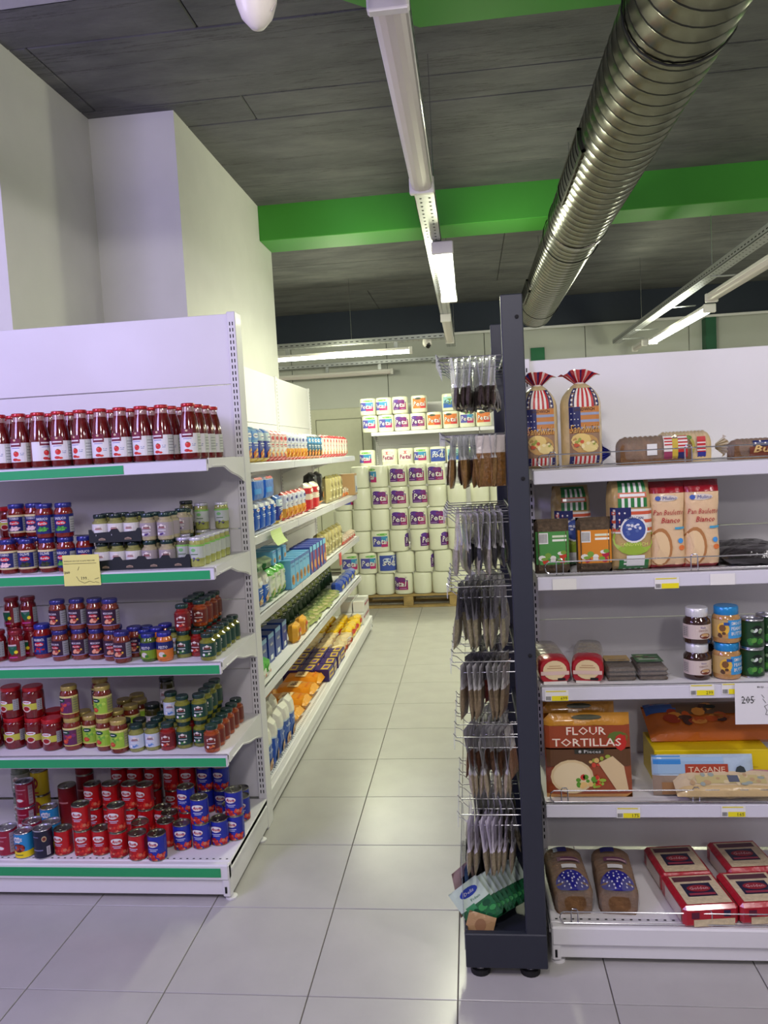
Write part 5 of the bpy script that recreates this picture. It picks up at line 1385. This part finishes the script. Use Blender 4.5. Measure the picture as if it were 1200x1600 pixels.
for li, kinds, n in LEV:
    Ts = [hangbag('spice_bag', k[3], k[2], .0175, k[0], k[1], k[5], seed=li * 7 + i) for i, k in enumerate(kinds)]
    for hi, hy in enumerate(HY):
        if hi == 4: continue
        cnt = min(8, max(6, n + 2 - hi)); turn = random.uniform(-.32, .18)
        for b_ in range(cnt):
            ki = 0 if (len(kinds) == 1 or (hi == 0 and b_ > 1) or (li == 3 and hi < 2)) else (1 if (hi > 0 and len(kinds) > 1) else 0)
            if li == 2: ki = 0 if b_ % 4 < 2 else 1
            X = .100 - .016 - b_ * .0185
            o = Ts[ki].make((X, 2.275 + hy + random.uniform(-.004, .004), HZ[li] - .002), (random.uniform(-.06, .06), random.uniform(-.13, .13), turn + random.uniform(-.07, .07)),
                '%s bag, %s from the post, %s hook, %s hook level' % (kinds[ki][4], ORD[b_], ['front', 'second', 'third', 'fourth'][hi], LN[li]), 'bags on the %s hook level' % LN[li])
# one brown bag turned to the front, with a card header
T_BF = hangbag('spice_bag', .088, .15, .016, (128, 88, 40), hm((206, 196, 190), .95), .66, 40)
T_BF.make((.062, 2.315, 1.650), (0, 0, -1.35), 'flat brown powder bag turned to face the camera, second hook level')
# bin at the bottom
def a_green(A, w, h):
    A.rect(-w * .49, h * .50, w * .49, h * .98, (196, 214, 196), 1, 4); A.ell(w * .05, h * .80, w * .30, h * .10, (34, 60, 160), 2, 14); A.text('Delis', w * .05, h * .80, w * .34, h * .07, WHT, 4, 0, .3)
    A.text('Fidan', w * .12, h * .62, w * .30, h * .06, (60, 120, 90), 3); A.rect(-w * .30, h * .40, w * .0, h * .54, (60, 140, 90), 2, 2); A.blobs(0, h * .25, w * .8, h * .3, [(30, 110, 60), (60, 150, 80), (20, 80, 50)], 16, .012, 2, 3)
T_GB = bag('herb_packet', 'bag', .11, .135, .010, [(.5, (34, 104, 62)), (1, (200, 214, 200))], a_green, pu=14, pv=14, nu=6, nv=8)
for i in range(9):
    T_GB.make((-.005 + i * .0125, 2.335 + i * .014, .135 + .005 * (i == 0)), (-.25, -.62 + .03 * i, .10), 'green herb packet with blue oval, %s from the front of the bin' % ORD[i], 'green herb packets in the rack bin')
T_NV = bag('herb_packet', 'bag', .09, .20, .008, [(1, (30, 30, 38))], None, pu=14, pv=14, nu=6, nv=8)
T_GYP = bag('herb_packet', 'bag', .09, .19, .008, [(1, (84, 82, 82))], None, pu=14, pv=14, nu=6, nv=8)
for i in range(6):
    T_NV.make((.062 - i * .013, 2.53 + i * .003, .119), (-.06, .12, 1.2), 'black packet standing in the bin, %s from the back post' % ORD[i], 'black packets in the rack bin')
for i in range(5):
    T_GYP.make((-.018 - i * .009, 2.52 + i * .003, .119), (-.06, .16, 1.2), 'grey packet standing in the bin, %s from the black ones' % ORD[i], 'grey packets in the rack bin')
T_BR = bag('herb_packet', 'bag', .10, .15, .012, [(.35, (170, 136, 100)), (.6, (60, 50, 50)), (1, (190, 160, 160))], lambda A, w, h: (A.rect(-w * .2, h * .6, w * .3, h * .8, (40, 40, 50), 2), A.ell(0, h * .25, w * .2, h * .1, (120, 80, 60), 2)), pu=14, pv=14, nu=6, nv=8)
T_BR.make((-.062, 2.42, .13), (-.1, -.12, .9), 'brown and pink packet leaning at the left of the bin')
T_KR = bag('herb_packet', 'bag', .12, .09, .010, [(1, (176, 140, 96))], lambda A, w, h: A.ell(0, h * .5, w * .2, h * .3, (150, 110, 76), 1), pu=14, pv=14, nu=6, nv=8)
T_KR.make((-.040, 2.312, .112), (-.25, .30, 0), 'kraft paper packet at the very front of the bin', sc=.72)
T_BL = bag('herb_packet', 'bag', .10, .16, .010, [(.3, (120, 90, 70)), (1, (90, 120, 190))], None, pu=14, pv=14, nu=6, nv=8)
T_BL.make((-.060, 2.45, .12), (-.02, -.05, 1.35), 'blue packet against the left guard of the bin')

# ================================================================== goods on the aisle shelving
def ysolve(px, X, z):
    a, b_ = 3.3, 8.0
    for _ in range(40):
        m_ = (a + b_) / 2
        if project((X, m_, z))[0] < px: a = m_
        else: b_ = m_
    return (a + b_) / 2
ASH = {0: 'top aisle shelf', 1: 'second aisle shelf', 2: 'third aisle shelf', 3: 'fourth aisle shelf', 4: 'bottom aisle shelf'}
def aitem(T, lab, X, Y, z, grp=None, rot=(0, 0, 0), sc=1.0):
    return T.make((X, Y, z), (rot[0], rot[1], pi / 2 + rot[2]) if False else (0, 0, pi / 2 + rot[2]), lab, grp, sc)
def arow(T, desc, si, px0, px1, n, wY, dX=.05, rows=1, dz=0.0, jit=.08, deep=.09, extra='', sc=1.0):
    z = (AZ + [AB])[si] + .0006 + dz
    Xf = (-.965 if si == 4 else -1.042)
    X = Xf - dX
    y0, y1 = ysolve(px0, Xf - .02, z + .06), ysolve(px1, Xf - .02, z + .06)
    y1 = min(y1, 6.93)
    for i in range(n):
        Y = y0 + (i + .5) * (y1 - y0) / n
        for r_ in range(rows):
            lab = desc + (', %s from near end' % ORD[i] if n > 1 else '') + (', %s row' % ORD[r_] if rows > 1 else '') + ', ' + ASH[si]
            aitem(T, lab, X - r_ * deep, Y + random.uniform(-.004, .004), z, desc + 's, ' + ASH[si], (0, 0, random.uniform(-jit, jit)), sc)
def pa(c1, c2=None, c3=None, logo=(240, 240, 240)):
    """simple printed front: top band, picture, strap line"""
    def f(A, w, h):
        if c2: A.rect(-w * .46, h * .62, w * .46, h * .86, c2, 1, 2)
        A.ell(0, h * .74, w * .30, h * .07, logo, 3, 10); A.rect(-w * .2, h * .725, w * .2, h * .75, c1, 5)
        A.rect(-w * .3, h * .52, w * .3, h * .55, logo, 2); A.rect(-w * .22, h * .46, w * .22, h * .48, logo, 2)
        if c3: A.blobs(0, h * .25, w * .62, h * .22, c3, 12, w * .10, 2, 7)
    return f
OR = [(226, 150, 50), (240, 190, 90), (200, 90, 40)]
fk = dict(nu=8, nv=10, wob=.0018)
TB1 = bag('cereal_bag', 'bag', .13, .180, .07, [(.12, (226, 190, 60)), (.55, (60, 90, 190)), (1, (110, 170, 220))], pa((30, 60, 160), (90, 150, 220), OR), **fk)
TB1b = bag('cereal_bag', 'bag', .13, .175, .07, [(.12, (220, 190, 80)), (.7, (44, 64, 160)), (1, (70, 120, 200))], pa((30, 60, 160), (190, 210, 220), OR), **fk)
TW1 = bag('pasta_bag', 'bag', .09, .170, .06, [(.14, (206, 50, 60)), (.86, (232, 226, 216)), (1, (214, 50, 60))], pa((200, 40, 50), (236, 206, 200), [(226, 120, 90), (240, 200, 120)], (206, 60, 70)), **fk)
TW2 = bag('pasta_bag', 'bag', .09, .165, .06, [(.10, (200, 60, 50)), (.42, (226, 160, 60)), (.9, (222, 222, 226)), (1, (206, 60, 60))], pa((60, 60, 140), (206, 210, 230), OR, (60, 60, 140)), **fk)
TT1 = bag('pasta_bag', 'bag', .10, .165, .06, [(.10, (206, 120, 50)), (.35, (90, 80, 70)), (.85, (40, 96, 130)), (1, (24, 30, 40))], pa((30, 60, 90), (70, 140, 190), OR), **fk)
arow(TB1, 'blue and yellow cereal bag', 0, 384, 404, 2, .13); arow(TB1b, 'dark blue cereal bag', 0, 404, 424, 2, .13)
arow(TW1, 'white and red pasta bag', 0, 424, 450, 4, .09, rows=2); arow(TW2, 'white pasta bag with orange picture', 0, 450, 482, 6, .09)
arow(TT1, 'teal pasta bag with black top', 0, 482, 505, 5, .1); arow(TW1, 'far white and red pasta bag', 0, 505, 544, 9, .09)
# second
TBL = bag('flour_bag', 'bag', .095, .150, .07, [(.80, (26, 96, 200)), (1, (232, 232, 232))], pa((200, 40, 40), None, None, (226, 236, 246)), **fk)
TBIG = bag('flour_bag', 'bag', .20, .130, .10, [(.80, (30, 110, 210)), (1, (214, 216, 220))], lambda A, w, h: (A.rect(-w * .3, h * .84, w * .3, h * .93, (196, 40, 50), 1), A.rect(-w * .4, h * .3, w * .1, h * .5, (60, 150, 230), 2)), pu=8, **fk)
arow(TBL, 'blue flour bag with white top', 1, 388, 432, 5, .1); arow(TBIG, 'big blue pack lying on the flour bags', 1, 392, 426, 2, .2, dz=.1515, dX=.055)
arow(TB1b, 'dark blue cereal bag', 1, 432, 446, 1, .13, sc=.9); arow(TW2, 'white pasta bag with orange picture', 1, 446, 480, 5, .09)
TRD = bag('rice_bag', 'bag', .14, .19, .09, [(.42, (206, 30, 40)), (.62, (226, 210, 190)), (.82, (200, 40, 50)), (1, (228, 222, 204))], pa((226, 210, 190), None, None), **fk)
arow(TRD, 'red and white rice bag', 1, 480, 499, 2, .14)
TBK = bag('coffee_bag', 'bag', .16, .25, .09, [(.12, (226, 140, 60)), (1, (30, 28, 30))], lambda A, w, h: (A.ell(0, h * .3, w * .3, h * .1, (206, 130, 60), 2), A.rect(-w * .3, h * .5, w * .2, h * .53, (180, 180, 170), 1)), nu=8, nv=10, wob=.005)
arow(TBK, 'crumpled black bag leaning over', 1, 499, 516, 2, .16, dX=.10, jit=.3)
TGD = bag('pasta_bag', 'bag', .13, .21, .08, [(.9, (190, 176, 120)), (1, (120, 110, 50))], lambda A, w, h: A.blobs(0, h * .45, w * .8, h * .6, [(206, 190, 140), (150, 136, 90), (220, 210, 170)], 24, w * .1, 1, 2), nu=8, nv=10, wob=.003)
arow(TGD, 'clear gold pasta bag', 1, 515, 535, 4, .13); 
TSM = bag('snack_bag', 'bag', .10, .08, .05, [(.5, (206, 120, 70)), (1, (190, 170, 150))], pa((150, 60, 40), None, OR), nu=6, nv=6, wob=.002)
arow(TSM, 'small orange snack bag', 1, 533, 546, 3, .1)
TCB = boxpack('carton', 'box', .16, .14, .19, (176, 140, 100), lambda A, w, h: (A.rect(-w * .2, h * .1, w * .45, h * .9, (196, 200, 206), 1), A.rect(0, h * .15, w * .3, h * .4, (70, 90, 160), 2)))
arow(TCB, 'brown carton with pale side', 1, 548, 559, 1, .16)
# third
TUL = bag('flour_bag', 'bag', .10, .175, .07, [(.62, (34, 100, 196)), (1, (226, 222, 212))], pa((226, 236, 246), None, [(206, 160, 110), (226, 200, 150)]), **fk)
TGR = bag('flour_bag', 'bag', .11, .165, .08, [(.16, (70, 150, 60)), (.82, (226, 230, 214)), (1, (100, 186, 70))], pa((70, 150, 60), None, [(150, 190, 90), (206, 180, 120), (90, 150, 60)], (200, 216, 180)), **fk)
arow(TUL, 'blue bag with white folded top', 2, 393, 421, 3, .1, rows=2); arow(TGR, 'white and green bag', 2, 421, 446, 3, .11, rows=2)
TGN = bag('leaf_bag', 'bag', .15, .06, .09, [(.6, (40, 110, 50)), (1, (170, 200, 150))], None, nu=6, nv=6, wob=.004)
arow(TGN, 'green bag lying on the tall bags', 2, 396, 424, 2, .15, dz=.178, dX=.055)
TBX = boxpack('biscuit_box', 'box', .085, .13, .165, (110, 176, 220), lambda A, w, h: (A.rect(-w * .48, h * .88, w * .48, h * .99, (70, 110, 180), 1), A.text('Cookies', 0, h * .78, w * .7, h * .08, (40, 60, 150), 2, .01), A.ell(0, h * .30, w * .34, h * .18, (196, 140, 80), 1, 12), A.ell(-w * .1, h * .32, w * .2, h * .11, (150, 96, 50), 2, 10)))
TBX2 = boxpack('biscuit_box', 'box', .085, .13, .175, (70, 84, 170), lambda A, w, h: (A.rect(-w * .48, h * .80, w * .48, h * .99, (120, 190, 230), 1), A.rect(w * .16, h * .05, w * .46, h * .78, (190, 60, 60), 1), A.ell(-w * .05, h * .30, w * .3, h * .16, (206, 150, 90), 2, 12)))
arow(TBX, 'light blue biscuit box', 2, 446, 476, 5, .09); arow(TBX2, 'violet and blue biscuit box', 2, 476, 502, 5, .09)
arow(TBX, 'light blue biscuit box stacked on the bags', 2, 428, 452, 3, .09, dz=.170, dX=.10, sc=(1, 1, .45))
arow(TGD, 'clear brown pasta bag', 2, 502, 535, 6, .12, sc=.95)
TRP = bag('snack_bag', 'bag', .13, .07, .08, [(.5, (196, 60, 50)), (1, (206, 180, 160))], pa((226, 200, 190), None, None), nu=6, nv=6, wob=.003)
arow(TRP, 'red and pink low packet', 2, 535, 560, 6, .13)
tg = thing('price_tag', 'red hanging tag on the third aisle shelf edge', 'label', (-1.027, 5.9, .84)); mb = MB(); mb.box(0, .001, -.05, .05, -.075, .02, P((196, 40, 50))); part('card', mb, tg)
tg = thing('price_note', 'yellow green paper note curling from the second aisle shelf', 'sign', (-1.020, 3.93, 1.215)); mb = MB()
v = []; 
for j in range(7):
    for i in range(2): v.append((.006 + .035 * (j / 6) ** 2, -.11 + .22 * i, .035 - .075 * j / 6))
mb.add(v, [(j * 2, j * 2 + 1, j * 2 + 3, j * 2 + 2) for j in range(6)], P((206, 226, 150))); part('paper', mb, tg)
# fourth
TAP = bag('snack_bag', 'bag', .12, .085, .08, [(.35, (226, 226, 216)), (1, (80, 180, 60))], lambda A, w, h: (A.ell(0, h * .55, w * .3, h * .2, (226, 232, 216), 2), A.ell(w * .1, h * .3, w * .1, h * .1, (220, 110, 50), 3)), nu=8, nv=8, wob=.003)
arow(TAP, 'green and white apple snack bag', 3, 402, 424, 3, .12, dX=.06, rows=1)
TNB = boxpack('pasta_box', 'box', .105, .09, .160, (34, 62, 140), lambda A, w, h: (A.rect(-w * .48, h * .84, w * .48, h * .99, (110, 160, 200), 1), A.ell(0, h * .62, w * .28, h * .07, (90, 100, 130), 2, 12), A.text('Barilla', 0, h * .62, w * .4, h * .07, WHT, 4, 0, .2), A.rect(-w * .24, h * .10, w * .2, h * .26, (220, 226, 230), 2)))
arow(TNB, 'navy pasta box', 3, 412, 464, 5, .105, dX=.12, rows=1, jit=.04)
TCR = bag('snack_bag', 'bag', .13, .11, .07, [(1, (236, 170, 50))], lambda A, w, h: (A.ell(0, h * .6, w * .25, h * .15, (206, 50, 40), 2), A.blobs(0, h * .35, w * .6, h * .3, [(226, 200, 120), (206, 120, 40)], 8, .012, 2, 2)), nu=8, nv=8, wob=.003)
arow(TCR, 'orange cracker bag', 3, 463, 484, 2, .13, dX=.055)
TGF = bag('soup_packet', 'packet', .13, .16, .02, [(.5, (150, 160, 90)), (1, (90, 110, 60))], pa((60, 90, 50), None, [(200, 190, 140)], (190, 196, 150)), nu=6, nv=8, wob=.001)
z3 = AZ[3] + .0006
for i in range(12):
    Y = 4.85 + i * .115
    o = TGF.make((-1.20, Y, z3 + .012), (0, 0, 0), 'green soup packet lying flat, %s from near end, fourth aisle shelf' % ORD[i], 'green packets lying on the fourth aisle shelf')
    o.rotation_euler = (-pi / 2, 0, pi / 2 + random.uniform(-.2, .2)); o.location = (-1.055 - random.uniform(0, .03), Y, z3 + .014)
    o.rotation_euler = (-pi / 2 + .05, 0, pi / 2 + random.uniform(-.4, .4)); o.location.x += 0
TGU = bag('soup_packet', 'packet', .10, .155, .022, [(.8, (40, 64, 40)), (1, (90, 100, 70))], pa((40, 80, 50), (150, 160, 100), None), nu=6, nv=8)
for i in range(16):
    TGU.make((-1.27, 4.55 + i * .135, z3), (0, -.12, .5), 'dark green upright packet, %s from near end, fourth aisle shelf' % ORD[i], 'upright packets on the fourth aisle shelf')
TBU = bag('snack_bag', 'bag', .17, .08, .09, [(1, (34, 70, 176))], lambda A, w, h: A.ell(0, h * .5, w * .3, h * .2, (206, 190, 110), 2), nu=8, nv=8, wob=.005)
arow(TBU, 'blue low packet', 3, 534, 562, 5, .17, dX=.07)
# bottom
TFB = bag('bread_flour_bag', 'bag', .10, .225, .075, [(.62, (26, 84, 180)), (.66, (200, 216, 230)), (1, (232, 228, 216))], lambda A, w, h: (A.text('ula', 0, h * .52, w * .5, h * .08, (210, 226, 240), 2), A.ell(w * .08, h * .2, w * .32, h * .13, (196, 150, 110), 2), A.blobs(w * .08, h * .2, w * .5, h * .2, [(226, 190, 150), (150, 90, 60)], 8, .010, 3, 2)), nu=8, nv=12, wob=.003)
arow(TFB, 'blue bag with tall white top', 4, 410, 464, 6, .1, rows=3, dX=.06, deep=.085, jit=.2)
def flat(T, desc, px0, px1, n, h, w_, dX, stackn=1, dz=.0, th=.05):
    z = AB + .0006 + dz; Xf = -.965
    y0, y1 = ysolve(px0, Xf - .03, z + .03), ysolve(px1, Xf - .03, z + .03)
    for i in range(n):
        for k in range(stackn):
            Y = y0 + (i + .5) * (y1 - y0) / n
            o = T.make((Xf - dX, Y, z + th / 2 + k * th), 0, desc + ', %s from near end' % ORD[i] + (', upper one' if k else '') + ', bottom aisle shelf', desc + 's on the bottom aisle shelf')
            o.rotation_euler = (-pi / 2 + .0, 0, pi / 2 + random.uniform(-.12, .12))
            o.location.x = Xf - dX
TOR = bag('pasta_bag', 'bag', .18, .26, .07, [(.12, (236, 160, 30)), (1, (240, 150, 24))], lambda A, w, h: (A.rect(-w * .34, h * .40, w * .34, h * .68, (240, 206, 150), 2, 3), A.text('Bio', 0, h * .54, w * .4, h * .16, (120, 60, 40), 4, .02), A.rect(-w * .3, h * .2, w * .2, h * .24, (226, 120, 30), 2)), nu=8, nv=10, wob=.004)
flat(TOR, 'orange pasta bag lying flat', 468, 522, 5, .26, .18, .04, 1, th=.07)
TPU = boxpack('sweet_box', 'box', .145, .10, .08, (56, 34, 110), lambda A, w, h: (A.rect(-w * .4, h * .25, w * .4, h * .8, (226, 190, 60), 1), A.rect(-w * .3, h * .4, w * .3, h * .62, (90, 50, 130), 2)))
_q = MB(); _a = Art(_q, lambda u, v, d: (u, v, .08 + d), 1)
_a.rect(-.06, -.04, .06, .01, (226, 190, 60), 1); _a.rect(-.03, -.03, .03, .0, (100, 60, 140), 2); TPU.add('top_print', _q)
arow(TPU, 'purple box with yellow panel', 4, 512, 536, 4, .16, dX=.06, rows=3, deep=.108, jit=.06)
TCM = bag('snack_bag', 'bag', .135, .085, .09, [(.5, (206, 96, 60)), (1, (232, 206, 160))], pa((120, 40, 90), None, [(196, 70, 60), (240, 220, 180)]), nu=8, nv=8, wob=.004)
arow(TCM, 'cream and orange snack bag', 4, 534, 552, 5, .16, dX=.07, rows=3, deep=.11, jit=.5)
TYL = bag('snack_bag', 'bag', .125, .10, .085, [(.4, (240, 206, 60)), (1, (240, 196, 30))], lambda A, w, h: (A.ell(0, h * .55, w * .3, h * .2, (206, 60, 40), 2), A.rect(-w * .3, h * .2, w * .3, h * .3, (250, 226, 120), 2)), nu=8, nv=8, wob=.004)
arow(TYL, 'yellow snack bag', 4, 550, 566, 6, .15, dX=.07, rows=3, deep=.11, jit=.6)
TWB = boxpack('sugar_box', 'box', .12, .10, .095, (222, 220, 218), lambda A, w, h: (A.rect(-w * .3, h * .5, w * .3, h * .8, (196, 190, 200), 1), A.rect(-w * .2, h * .55, w * .2, h * .7, (180, 50, 60), 2)))
arow(TWB, 'white sugar box', 4, 567, 581, 6, .12, dX=.06, rows=2, deep=.11, jit=.03); arow(TWB, 'white sugar box, stacked on top', 4, 568, 581, 5, .12, dX=.06, dz=.0955, rows=2, deep=.11, jit=.03)
# more behind on the bottom and fourth shelf
flat(TOR, 'orange pasta bag at the back', 448, 500, 3, .26, .18, .26, 1, th=.07)

# ================================================================== paper roll stack, pallets, back shelf
WOOD = mat('pallet_pine', (176, 148, 96), .75, noise=.25, nscale=12, bump=.3, bscale=40)
def pallet(x0, x1, y0, label, nb=6):
    t = thing('pallet', label, 'pallet', (x0, y0, 0)); W_ = x1 - x0
    for i in range(nb):
        mb = MB(); yy = i * .80 / nb; mb.box(0, W_, yy + .008, yy + .80 / nb - .012, .118, .138, WOOD, b=.002); part('deck_board', mb, t)
    for j in range(3):
        y_ = j * .345
        mb = MB(); mb.box(0, W_, y_ + .01, y_ + .10, 0, .018, WOOD, b=.002); part('bottom_board', mb, t)
        for i in range(3):
            x = i * (W_ - .1) / 2; mb = MB(); mb.box(x, x + .1, y_ + .01, y_ + .10, .019, .117, WOOD, b=.003); part('block', mb, t)
    return t
pallet(-1.22, -.17, 7.93, 'wooden pallet under the stack of white paper rolls')
pallet(-.13, .9, 7.93, 'wooden pallet right of the aisle, partly behind the rack')
def roll(kind, turn=0.0):
    T = Tpl('paper_roll_pack', 'paper roll', .0975, .222); r, h = .0975, .2235
    FM = mat('white_paper_in_film', (226, 226, 206), .30, coat=.6, bump=.25, bscale=16)
    mb = MB(); n = 24; v = []; prof = [(.20, .004), (.80, 0), (.95, .006), (1, .022), (1, h - .022), (.95, h - .006), (.80, h), (.20, h - .006)]
    for f, z_ in prof:
        for i in range(n):
            a = 2 * pi * i / n; c, s_ = math.cos(a), math.sin(a)
            v.append((r * f * math.copysign(abs(s_) ** .75, s_), -r * f * math.copysign(abs(c) ** .75, c), z_))
    fs = [(j * n + i, j * n + (i + 1) % n, (j + 1) * n + (i + 1) % n, (j + 1) * n + i) for j in range(len(prof) - 1) for i in range(n)]
    fs += [tuple(range(n))[::-1], tuple(range(7 * n, 8 * n))]
    mb.add(v, fs, FM, True); T.add('wrapped_roll', mb)
    def mp(u, vv, d):
        a = u / r + turn; c, s_ = math.cos(a), math.sin(a); R_ = r + d + .001
        return (R_ * math.copysign(abs(s_) ** .75, s_), -R_ * math.copysign(abs(c) ** .75, c), vv)
    q = MB(); A = Art(q, mp, .012)
    if kind == 'plain': return T
    if kind == 'p':
        A.rect(-.080, .050, .076, .150, (92, 40, 120), 0); A.rect(-.0, .050, .076, .135, (150, 30, 100), 1); A.ell(-.03, .165, .045, .022, (92, 50, 150), 1); A.ell(.02, .160, .035, .02, (120, 40, 120), 1.4)
        A.text('XL', .058, .178, .022, .014, (120, 50, 130), 3); lt, tc_ = 'Petal', WHT
        A.rect(-.07, .062, -.01, .067, (190, 150, 210), 3); A.rect(.01, .062, .06, .067, (190, 150, 210), 3)
    elif kind == 'b':
        A.rect(-.080, .060, .0, .165, (80, 80, 170), 0); A.rect(.0, .060, .076, .165, (60, 140, 190), 0); A.rect(.0, .055, .076, .11, (180, 40, 110), 1); A.ell(.02, .185, .05, .012, (110, 180, 80), 1); lt, tc_ = 'Petal', WHT
    elif kind == 'o':
        A.rect(-.080, .055, .076, .185, (216, 120, 60), 0); A.rect(-.0, .055, .076, .12, (206, 60, 60), 1); A.ell(-.02, .18, .03, .014, (60, 70, 60), 2); lt, tc_ = 'Petal', WHT
    elif kind == 'w':
        A.rect(-.08, .055, .078, .19, (226, 222, 216), 0); A.ell(0, .17, .05, .018, (206, 80, 90), 1); lt, tc_ = 'Petal', (150, 60, 110)
    elif kind == 'c':
        A.rect(-.08, .04, .078, .10, (40, 90, 180), 0); A.rect(-.08, .10, .078, .18, (150, 196, 200), 0); A.ell(0, .12, .04, .04, (120, 150, 70), 1); lt, tc_ = 'fiore', (60, 100, 130)
    elif kind == 's':
        A.rect(-.10, .03, .10, .19, (60, 80, 170), 0); A.ell(.045, .13, .05, .055, (214, 220, 230), 1); A.ell(-.03, .14, .03, .022, (200, 210, 230), 1); lt, tc_ = 'soft', WHT
    A.text(lt, 0, .112, .125, .060, (60, 20, 90) if tc_ == WHT else tc_, 3.5, .03, .18)
    if tc_ == WHT: A.text(lt, -.002, .114, .125, .060, WHT, 6, .012, .18)
    T.add('print', q); return T
_rk = {}
def RKM(k, tr, loc, lab, grp=None, sc=1.0):
    key = (k, round(tr, 1) if k != 'plain' else 0)
    if key not in _rk: _rk[key] = roll(k, key[1])
    return _rk[key].make(loc, 0, lab, grp, sc)
RDESC = {'p': 'white roll pack with purple label', 'b': 'roll pack with blue and pink label', 'o': 'roll pack with orange label', 'w': 'roll pack with pale pink label', 'c': 'roll pack with pale blue label', 's': 'blue and white roll pack', 'plain': 'plain white roll pack'}
# (px, kind, turn) rows from the top
STK = [[(568, 'plain', 0), (590, 'b', -.9), (616, 'p', 0), (647, 'p', 0), (680, 'p', 0)],
       [(540, 'b', .9), (562, 'plain', 0), (588, 'p', .0), (617, 'p', -.15), (651, 'p', .3), (679, 'plain', 0), (706, 'plain', 0)],
       [(538, 'plain', 0), (566, 'plain', 0), (592, 'plain', 0), (621, 'p', .1), (650, 'p', 0), (679, 'p', .05), (706, 'plain', 0)],
       [(536, 'plain', 0), (562, 'plain', 0), (589, 'b', .1), (623, 'p', 1.4), (655, 'p', .9), (684, 'p', 1.0), (708, 'plain', 0)],
       [(544, 'b', .2), (571, 'b', .2), (600, 's', .4), (627, 'plain', 0), (656, 'p', 1.5), (686, 'plain', 0), (710, 'plain', 0)],
       [(540, 'plain', 0), (566, 'plain', 0), (593, 'plain', 0), (622, 'p', -.4), (654, 'plain', 0), (686, 'plain', 0), (711, 'plain', 0)]]
ROWN = ['top', 'second', 'third', 'fourth', 'fifth', 'bottom']
for ri, R_ in enumerate(STK):
    z_ = .139 + (5 - ri) * .2240
    xs = []
    for ci, (px, k, tr) in enumerate(R_):
        X = at(px, 830, 'Y', 8.03).x
        if xs and X - xs[-1] < .1962: X = xs[-1] + .1962
        xs.append(X)
        RKM(k, tr, (X, 8.03, z_), '%s, %s from left, %s row of pallet stack' % (RDESC[k], ORD[ci], ROWN[ri]), 'paper roll packs stacked on the pallet')
for ri in range(6):
    for ci in range(4):
        if ri > 4 and False: continue
        X = .09 + ci * .1965
        RKM('plain' if (ci + ri) % 3 else 'p', ci * .5, (X, 8.10, .139 + ri * .224), 'roll pack, %s from left, %s row up, right pallet' % (ORD[ci], ORD[ri]), 'paper roll packs on the right pallet')
# back shelf unit
gb = gondola('grey white shelving on the back wall holding paper roll packs', 2.6, 2.22, [1.86, 1.445, .95, .5], .135, .52, .44, (-1.17, 9.28, 0), 0, [.02, 1.3, 2.58], [.6, 1.2, 1.7], brackets=False, gap=.08, bays=[0, 1.3, 2.6])
def brow(lst, z_, name, grp):
    last = None
    for i, (px, k, tr) in enumerate(lst):
        X = at(px, 650, 'Y', 9.50).x
        if last is not None and X - last < .1962: X = last + .1962
        last = X
        RKM(k, tr, (X, 9.50, z_ + .0006), '%s, %s from left, %s' % (RDESC[k], ORD[i], name), grp, sc=(1, 1, .93))
brow([(578, 'b', -.15), (602, 'b', 0), (625.5, 'p', 0), (651, 'p', 0), (677, 'o', 0), (704, 'o', 0), (728, 'b', 0), (752, 'o', 0)], 1.86, 'lower layer, top back shelf', 'roll packs on the top back shelf')
brow([(576, 'b', -.1), (599, 'b', -.4), (625, 'p', 0)], 1.86 + .2085, 'upper layer left, top back shelf', 'roll packs on the top back shelf')
brow([(656, 'o', .1), (704, 'c', 0), (730, 'c', 0)], 1.86 + .2085, 'upper layer right, top back shelf', 'roll packs on the top back shelf')
brow([(571, 'b', -.3), (606, 'w', -.2), (629, 'w', .0), (655, 'b', -.3), (681, 's', 0), (706, 'c', 0), (732, 'c', 0)], 1.445, 'second back shelf', 'roll packs on the second back shelf')
